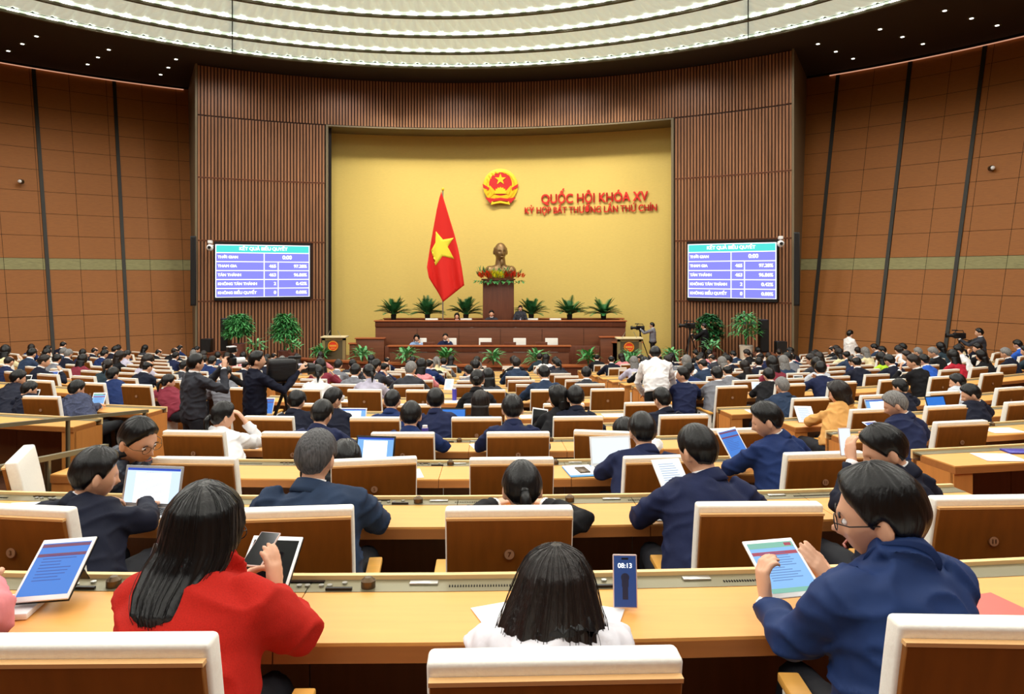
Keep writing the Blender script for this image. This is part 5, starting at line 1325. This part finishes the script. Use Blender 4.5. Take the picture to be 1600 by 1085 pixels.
for px, y0, y1, lab in ((302, 369, 478, 'slim black line-array speaker at the left portal edge'), (1245, 363, 478, 'slim black line-array speaker at the right portal edge')):
    d = 28.6 if px < 800 else 26.6; kk = d/F; h = (y1-y0)*kk; e = empty('line_array', P(px, y1, d), math.radians(18 if px < 800 else -22), lab, 'loudspeaker')
    MB().box((0, .05, h/2), (.20, .22, h)).build('cabinet', M_black, e, bevel=.01)
    MB().box((0, -.065, h/2), (.15, .012, h*.96)).build('grille', mat('grille', (30, 28, 28), .9), e)
    MB().box((.0, .25, h*.15), (.05, .35, .05)).build('bracket', M_black, e); MB().box((.0, .25, h*.85), (.05, .35, .05)).build('bracket', M_black, e)
# result screens
def screen(px0, px1, lab):
    a0, a1 = ang(ray_circle(px0, 19.9)), ang(ray_circle(px1, 19.9)); A = Vector((*polar(a0, 19.93), 0)); B = Vector((*polar(a1, 19.93), 0))
    c = (A+B)/2; W_ = (B-A).length; n = Vector(((B-A).y, -(B-A).x, 0)).normalized(); z0, z1 = joints[1]+.03, joints[2]-.03; H = z1-z0; c.z = (z0+z1)/2; c += n*.04
    M = frame(c, n); e = empty('result_screen', c, 0, lab, 'screen', 'vote result screens'); Ml = Matrix.Translation(-c) @ M
    def rect(x0, x1, y0, y1, dz, m, nm, par, th=.004):
        o = MB().box(((x0+x1)/2, (y0+y1)/2, dz), (x1-x0, y1-y0, th)).build(nm, m, par, M=Ml); return o
    rect(-W_/2, W_/2, -H/2, H/2, -.03, M_black, 'housing', e, .10)
    w, h = W_*.98, H*.90; X0, Y0 = -w/2, -h/2+H*.0
    pn = rect(-w/2, w/2, -h/2, h/2, .022, M_screen_l, 'display_panel', e)
    hh = h*.155; rect(-w/2, w/2, h/2-hh, h/2, .026, M_screen_c, 'header_bar', pn)
    rh = (h-hh)/5; lw = .035; mb = MB()
    def ln(x0, x1, y0, y1): mb.box(((x0+x1)/2, (y0+y1)/2, .030), (x1-x0, y1-y0, .004))
    for i in range(6): y = h/2-hh-rh*i; ln(-w/2, w/2, y-lw/2 if i < 5 else y, y+lw/2)
    ln(-w/2, -w/2+lw, -h/2, h/2); ln(w/2-lw, w/2, -h/2, h/2); ln(-w/2, w/2, h/2-lw, h/2)
    xa, xb = -w/2+w*.505, -w/2+w*.655; ln(xa-lw/2, xa+lw/2, -h/2, h/2-hh); ln(xb-lw/2, xb+lw/2, -h/2, h/2-hh-rh)
    mb.build('grid_lines', M_glowtxt, pn, M=Ml)
    def T(s, x, y, sz, al): text(s, 'screen_text', sz, Ml @ Matrix.Translation((x, y, .032)), M_glowtxt, pn, .002, al, bold=.009)
    T('KẾT QUẢ BIỂU QUYẾT', 0, h/2-hh/2, hh*.55, 'CENTER')
    for i, (a, b, c_) in enumerate((('THỜI GIAN', None, '0:00'), ('THAM GIA', '465', '97.28%'), ('TÁN THÀNH', '463', '96.86%'), ('KHÔNG TÁN THÀNH', '2', '0.42%'), ('KHÔNG BIỂU QUYẾT', '0', '0.00%'))):
        y = h/2-hh-rh*(i+.5); T(a, -w/2+.09, y, rh*.42, 'LEFT')
        if b: T(b, xb-.08, y, rh*.5, 'RIGHT'); T(c_, w/2-.12, y, rh*.5, 'RIGHT')
        else: T(c_, (xa+w/2)/2, y, rh*.6, 'CENTER')
    return e
screen(335, 485, 'wide screen with blue results table left of the flag'); screen(1074, 1215, 'wide screen with blue results table right of the stage')
for px, y, lab, d, rz in ((328, 387, 'white remote camera at the corner of the left results screen', 28.7, .2), (1220, 381, 'white remote camera at the corner of the right results screen', 26.9, -.2)):
    e = empty('remote_camera', P(px, y, d), rz, lab, 'camera'); MB().ell((0, 0, .0), (.13, .13, .13)).build('head', M_bezel, e, smooth=True); MB().box((0, .05, .22), (.16, .22, .12)).build('bracket', M_bezel, e, bevel=.02)
    MB().cyl((0, -.12, 0), .06, .08, 16, axis='Y').build('lens', M_black, e); MB().tube([(0, .1, .1), (0, .6, .1)], .03, 8).build('arm', M_bezel, e)
for px, y, lab in ((33, 284, 'small round fitting on the left wood wall'), (1549, 263, 'small round fitting on the right wood wall')):
    p = ray_circle(px, wallR(EYE+(HZ-y)/F*25)-.1); z = EYE+(HZ-y)/F*p.y; e = empty('wall_camera', (p.x, p.y, z), 0, lab, 'camera')
    MB().cyl((0, 0, 0), .09, .12, 20, axis='Y').build('housing', M_bronze, e); MB().ell((0, -.08, 0), (.07, .06, .07)).build('dome', M_bezel, e, smooth=True); MB().tube([(0, .0, 0), (.2*(1 if px > 800 else -1), .35, 0)], .03, 8).build('arm', M_bronze, e)
# red stage carpet strip beside the cameraman
MB().box((P(1036, 562, 28.0).x, 28.0, .37), (1.0, 1.6, .04)).build('red_carpet_runner', M_redc); tag(bpy.data.objects['red_carpet_runner'], 'red carpet strip on the stage behind the grey-shirted cameraman', 'carpet')
# glass rails at the left aisle
def rail(pts, h, lab):
    e = empty('glass_rail', pts[0], 0, lab, 'rail', 'aisle rails'); q = [Vector(p)-Vector(pts[0]) for p in pts]
    d = (q[1]-q[0]); s = Vector((-d.y, d.x, 0)).normalized()
    def bar(z0, z1, w, m, nm): MB().hexa([q[0]+s*w+Vector((0, 0, z0)), q[0]-s*w+Vector((0, 0, z0)), q[1]-s*w+Vector((0, 0, z0)), q[1]+s*w+Vector((0, 0, z0))], [q[0]+s*w+Vector((0, 0, z1)), q[0]-s*w+Vector((0, 0, z1)), q[1]-s*w+Vector((0, 0, z1)), q[1]+s*w+Vector((0, 0, z1))]).build(nm, m, e)
    bar(-.035, .0, .022, M_console, 'handrail'); bar(-h+.08, -.036, .006, M_glasst, 'glass_pane')
    n = 2
    for i in range(n+1):
        p = q[0].lerp(q[1], i/n*.96+.02); MB().box(p+Vector((0, 0, -h/2)), (.03, .03, h)).build('post', M_console, e)
rail([P(-60, 668, 6.2), P(230, 640, 8.3)], 1.0, 'bronze-topped glass rail rising behind the left block desk end')
rail([P(-40, 735, 4.7), P(166, 694, 5.9)], .62, 'lower glass rail beside the single turned chair')

# ================================================================== things on the desks
def onrow(n, px, offd, h=.745):
    X = arc_px(n, px, offd); p, a = arc(n, X, offd); return Vector((p.x, p.y, floorz(n)+h)), a
def lines(mb, w, h, n, z, seed, x0=.12, x1=.88):
    r_ = random.Random(seed)
    for i in range(n):
        y = h/2-h*(i+.8)/(n+1); L = r_.uniform(.55, 1)*(x1-x0); mb.box((w*(x0+L/2-.5), y, z), (w*L, h/(n+1)*.22, .0004))
def tablet(label, c, yaw, tilt, w=.176, h=.246, style='blue', roll=0, case=True):
    """c: bottom-edge centre; tilt from flat in degrees"""
    e = empty('tablet', c, 0, label, 'tablet'); M = Matrix.Rotation(math.radians(yaw), 4, 'Z') @ Matrix.Rotation(math.radians(tilt), 4, 'X') @ Matrix.Rotation(math.radians(roll), 4, 'Z') @ Matrix.Translation((0, h/2, .004))
    MB().box((0, 0, 0), (w, h, .007)).build('shell', M_bezel, e, bevel=.0025, M=M)
    sc_ = MB().box((0, 0, .0037), (w-.018, h-.036, .0006)).build('screen', {'blue': M_screen_b, 'white': M_screen_w, 'dark': M_glassblk, 'pale': mat('glow_pale', (120, 176, 232), .4, emit=.95)}[style], e, M=M)
    mb = MB()
    if style == 'blue':
        mb.box((0, h*.38, .0042), (w-.02, .012, .0004)); mb.box((0, h*.22, .0042), (w-.02, .012, .0004)); mb.build('title_bars', M_bar, sc_, M=M)
        mb = MB(); lines(mb, w-.03, h*.5, 9, .0042, 2); mb.build('text_lines', mat('glow_navy', (26, 74, 170), .4, emit=.7), sc_, M=M)
    if style == 'pale':
        mb.box((0, h*.24, .0042), (w-.02, .013, .0004)); mb.build('title_bar', mat('glow_crimson', (170, 30, 70), .4, emit=.8), sc_, M=M)
        mb = MB(); mb.box((0, h*.385, .0042), (w-.02, .022, .0004)); mb.build('header_bar', M_green, sc_, M=M); MB().box((0, -h*.39, .0042), (w-.02, .016, .0004)).build('footer_bar', M_green, sc_, M=M)
        mb = MB(); mb.box((w*.34, h*.385, .0046), (.024, .012, .0004)); mb.build('red_tag', mat('glow_crimson', (170, 30, 70)), sc_, M=M)
        mb = MB(); lines(mb, w-.03, h*.55, 12, .0042, 5); mb.build('text_lines', mat('glow_navy2', (66, 110, 190), .4, emit=.7), sc_, M=M)
    if style == 'white': lines(mb, w-.03, h*.8, 12, .0042, 5); mb.build('text_lines', mat('glow_grey', (140, 160, 190), .4, emit=.8), sc_, M=M)
    if case:
        MB().box((0, 0, -.006), (w+.004, h+.004, .004)).build('cover', M_glassblk, e, M=M)
        if tilt > 25:
            t = math.radians(tilt); hy, hz = h*.62*math.cos(t), h*.62*math.sin(t)
            R = Matrix.Rotation(math.radians(yaw), 4, 'Z'); MB().hexa([R @ Vector(v) for v in ((-w*.3, hy+.05, .002), (w*.3, hy+.05, .002), (w*.3, hy+.056, .002), (-w*.3, hy+.056, .002))], [R @ Vector(v) for v in ((-w*.3, hy, hz-.008), (w*.3, hy, hz-.008), (w*.3, hy+.006, hz-.008), (-w*.3, hy+.006, hz-.008))]).build('stand_flap', M_glassblk, e)
    return e
def laptop(label, n, px, offd, yaw=0, style='white', w=.31, lid=108, shell=M_alu):
    c, a = onrow(n, px, offd, .747); e = empty('laptop', c, a+math.radians(yaw), label, 'laptop')
    MB().box((0, 0, .008), (w, .215, .014)).build('base', shell, e, bevel=.003)
    mb = MB()
    for r_ in range(5):
        for q in range(14): mb.box((-w*.42+q*w*.84/13, .075-r_*.021, .0158), (w*.052, .016, .0015))
    kb = mb.build('keyboard', M_black, e); kb['kind'] = 'stuff'
    MB().box((0, -.065, .0152), (.09, .055, .0008)).build('trackpad', M_steel, e)
    M = Matrix.Translation((0, .108, .012)) @ Matrix.Rotation(math.radians(lid), 4, 'X') @ Matrix.Translation((0, -.105, 0)) @ Matrix.Rotation(math.pi, 4, 'Z')
    M = Matrix.Translation((0, .108, .014)) @ Matrix.Rotation(math.radians(180-lid), 4, 'X') @ Matrix.Translation((0, .105, 0))
    l = MB().box((0, 0, -.001), (w, .21, .006)).build('lid', shell, e, bevel=.0025, M=M)
    s_ = MB().box((0, .002, .0024), (w-.026, .178, .001)).build('screen', {'white': M_screen_w, 'blue': M_screen_b, 'pale': mat('glow_pale', (120, 176, 232)), 'doc': mat('glow_doc', (206, 226, 250), .4, emit=1.0)}[style], l, M=M)
    if style in ('doc', 'pale'):
        MB().box((0, .085, .0032), (w-.028, .012, .0004)).build('title_bar', mat('glow_word', (34, 76, 190), .4, emit=.9), s_, M=M)
        mb = MB(); mb.box((0, -.008, .0032), ((w-.026)*.66, .158, .0003)); mb.build('page', M_glowtxt, s_, M=M)
        mb = MB(); lines(mb, (w-.026)*.6, .15, 20, .0036, px, .02, .98); mb.build('text_lines', mat('glow_ink', (120, 130, 150), .4, emit=.6), s_, M=M)
    return e
def slab_item(nm, label, cat, n, px, offd, size, m, yaw=0, h=.747, lift=0):
    c, a = onrow(n, px, offd, h+lift+size[2]/2); o = MB().box((0, 0, 0), size).build(nm, m, bevel=min(.003, size[2]*.3)); o.location = c; o.rotation_euler = (0, 0, a+math.radians(yaw)); return tag(o, label, cat)
# first row
tablet('white tablet with blue page standing on a black folding cover, near the pink sleeve', P(62, 941, 2.34), -2, 33, .178, .236, 'blue', 6)
tablet('dark-screened white tablet in front of the woman in red', P(402, 936, 2.33), 4, 30, .17, .24, 'dark', -4)
tablet('white tablet with pale blue document in the hands of the man in bright blue', P(1248, 945, 2.27)+Vector((0, 0, .02)), 6, 28, .176, .225, 'pale', 3, False)
def phone(label, c, yaw, tilt, style, w=.072, h=.148, roll=0):
    e = empty('phone', c, 0, label, 'phone'); M = Matrix.Rotation(math.radians(yaw), 4, 'Z') @ Matrix.Rotation(math.radians(tilt), 4, 'X') @ Matrix.Rotation(math.radians(roll), 4, 'Z') @ Matrix.Translation((0, h/2, .004))
    MB().box((0, 0, 0), (w, h, .008)).build('case', mat('phone_case', (214, 190, 184), .3), e, bevel=.0035, M=M)
    s_ = MB().box((0, 0, .0043), (w-.007, h-.008, .0006)).build('screen', {'lock': mat('glow_lock', (22, 62, 120), .4, emit=.8), 'on': M_screen_w, 'off': M_glassblk}[style], e, M=M); return e, M, s_
ph, Mp, s_ = phone('upright phone showing the time, standing on the desk beside the bowed woman', P(977, 950, 2.37)-Vector((0, 0, .0)), -2, 82, 'lock', .078, .166)
text('08:13', 'clock_digits', .021, Mp @ Matrix.Translation((0, .048, .0048)), M_glowtxt, s_, .0003, bold=.0004)
MB().box((0, .070, .0049), (.022, .006, .0004)).build('camera_island', M_black, s_, M=Mp)
mb = MB(); mb.ell((0, .012, .0047), (.014, .014, .0004)); mb.box((0, -.006, .0047), (.022, .022, .0006)); mb.box((0, -.036, .0047), (.018, .04, .0006)); mb.build('lock_picture', mat('glow_shadow', (10, 26, 62), .4, emit=.5), s_, M=Mp)
MB().box((0, .035, .02), (.04, .05, .004)).build('stand', M_steel, ph)
phone('phone held by the woman in the red coat', P(392, 902, 2.36)+Vector((0, 0, .03)), -10, 25, 'off')
slab_item('paper_sheet', 'white paper partly under the bowed woman', 'paper', 1, 776, .86, (.12, .16, .002), M_paper, 20)
slab_item('paper_sheet', 'white paper at the right elbow of the bowed woman', 'paper', 1, 946, .84, (.10, .14, .002), M_paper, -20)
slab_item('notebook', 'thin white notebook by the pink sleeve', 'notebook', 1, 30, .90, (.12, .16, .02), M_paper, 10)
slab_item('red_folder', 'flat coral red folder beside the man in bright blue', 'folder', 1, 1545, .80, (.24, .20, .004), mat('coral', (236, 110, 100), .6), 10)
# second row and behind
laptop('silver laptop open on a text document, second row', 2, 214, .84, -4, 'doc', .33, 104)
slab_item('paper_sheet', 'white paper at the far left of the second-row desk', 'paper', 2, 40, .95, (.21, .15, .002), M_paper, 12)
slab_item('paper_sheet', 'white paper beneath the black phone', 'paper', 2, 1022, .84, (.15, .20, .002), M_paper, -3)
slab_item('phone', 'black phone lying on paper, second row', 'phone', 2, 1020, .90, (.08, .16, .009), M_glassblk, -3, lift=.002)
c, a = onrow(2, 1062, .96, .80); tablet('white tablet held by the balding man in navy', c, 14, 40, .17, .24, 'white', 0, False)
c, a = onrow(2, 1322, .92, 1.06); phone('phone raised by the glossy-haired man', c+Vector((.0, 0, -.05)), 10, 80, 'on')
laptop('dark-framed laptop with pale blue page, third row', 3, 577, .92, -6, 'pale', .30, 108, M_black)
laptop('white laptop lid before the man in navy, third row', 3, 962, .86, 4, 'white', .31, 105, M_bezel)
slab_item('folder', 'pale blue folder under a phone, third row', 'folder', 3, 908, .86, (.22, .28, .006), M_blue, 6)
slab_item('paper_sheet', 'white sheet on the pale blue folder', 'paper', 3, 906, .88, (.20, .26, .002), M_paper, 6, lift=.006)
slab_item('phone', 'bronze phone on the white sheet of the blue folder', 'phone', 3, 910, .86, (.075, .14, .009), M_bronze, 10, lift=.008)
slab_item('paper_sheet', 'white paper between number five and seven chairs, third row', 'paper', 3, 646, .84, (.12, .24, .002), M_paper, 14)
c, a = onrow(3, 1158, .92, .80); tablet('white tablet with blue list held by the spectacled man', c, 18, 52, .178, .246, 'blue', 8, False)
c, a = onrow(3, 1560, .90, .747); slab_item('paper_sheet', 'white papers on the right block desk near the camera', 'paper', 3, 1560, .86, (.3, .24, .004), M_paper, -14)
slab_item('folder', 'blue folder at the photo edge on the right block desk', 'folder', 3, 1590, .98, (.2, .14, .012), M_bottle, -14)
slab_item('paper_sheet', 'white paper by the white-jacketed woman', 'paper', 4, 400, .86, (.16, .22, .002), M_paper, -10)
slab_item('paper_sheet', 'white paper left of the man in indigo suit', 'paper', 4, 745, .9, (.1, .2, .002), M_paper, 16)
slab_item('paper_sheet', 'white papers on the fourth-row right block desk', 'paper', 4, 1566, .86, (.34, .24, .003), M_paper, -10)
c, a = onrow(4, 1385, .95, .747); tablet('tablet lying blue-screened before the grey-haired man', c, 20, 20, .17, .24, 'blue')
e = empty('bottle', onrow(4, 664, 1.0)[0], 0, 'slim violet bottle on the fourth-row desk', 'bottle'); MB().cyl((0, 0, .075), .032, .15, 20).build('body', M_bottle, e); MB().cyl((0, 0, .162), .024, .024, 20).build('cap', M_bezel, e)
e = empty('bottle', onrow(7, 710, 1.0)[0], 0, 'violet bottle farther back in the seventh row', 'bottle'); MB().cyl((0, 0, .09), .036, .18, 16).build('body', M_bottle, e); MB().cyl((0, 0, .19), .026, .02, 16).build('cap', M_bezel, e)
laptop('open laptop with light screen, fifth row behind the cameraman group', 5, 545, .92, 0, 'pale', .33, 110, M_bezel)
laptop('open blue-screened laptop before the navy-suited man, fifth row', 5, 704, .92, 0, 'blue', .33, 110, M_black)
c, a = onrow(5, 842, .92, .747); tablet('white-edged dark tablet, fifth row middle block', c, 10, 60, .18, .25, 'dark', -10)
c, a = onrow(5, 1262, .90, .747); tablet('white tablet propped on the desk before the woman in ochre', c, -6, 35, .20, .27, 'white')
c, a = onrow(5, 1478, .95, .747); laptop('small open laptop with bright blue screen, fifth row right block', 5, 1478, .92, 0, 'blue', .30, 110, M_black)
laptop('large pale blue laptop screen by the ochre jacket', 5, 1385, .92, 0, 'pale', .34, 110, M_alu)
for n, px, lab in ((6, 1185, 'papers at the aisle desk end, sixth row'), (7, 1078, 'white papers at the aisle desk end, seventh row'), (6, 830, 'white papers on the sixth-row desk, middle block'), (7, 545, 'white papers beside a light device, seventh row'), (7, 700, 'white papers by the violet bottle, seventh row'), (8, 480, 'papers on the eighth-row desk'), (7, 1500, 'papers on the seventh-row right block desk'), (6, 960, 'papers before an empty chair, sixth row')):
    slab_item('paper_sheet', 'white '+lab.replace('white ', ''), 'paper', n, px, .86, (.32, .24, .003), M_paper, random.uniform(-12, 12))
for n, px, st, lab in ((6, 46, 'dark', 'tablet held flat by the crop-haired man at the left'), (6, 150, 'pale', 'phone-lit tablet of the man in checked suit'), (7, 36, 'dark', 'black tablet upright behind a veneer chair, left block'), (8, 80, 'blue', 'tablet with violet screen, eighth row left block'), (8, 1250, 'dark', 'dark tablet upright in white cover, eighth row right block'), (9, 115, 'dark', 'dark tablet in the ninth row, left block'), (7, 1060, 'blue', 'blue tablet by the bending man'), (7, 1185, 'white', 'tablet of the man in black jacket'), (9, 700, 'white', 'tablet in the ninth row, middle block'), (8, 540, 'white', 'tablet in the eighth row, middle block'), (6, 415, 'blue', 'blue device below the rain-covered video camera')):
    c, a = onrow(n, px, .88, .747); tablet('small '+lab, c, random.uniform(-12, 12), 55, .18, .25, st, 0, False)
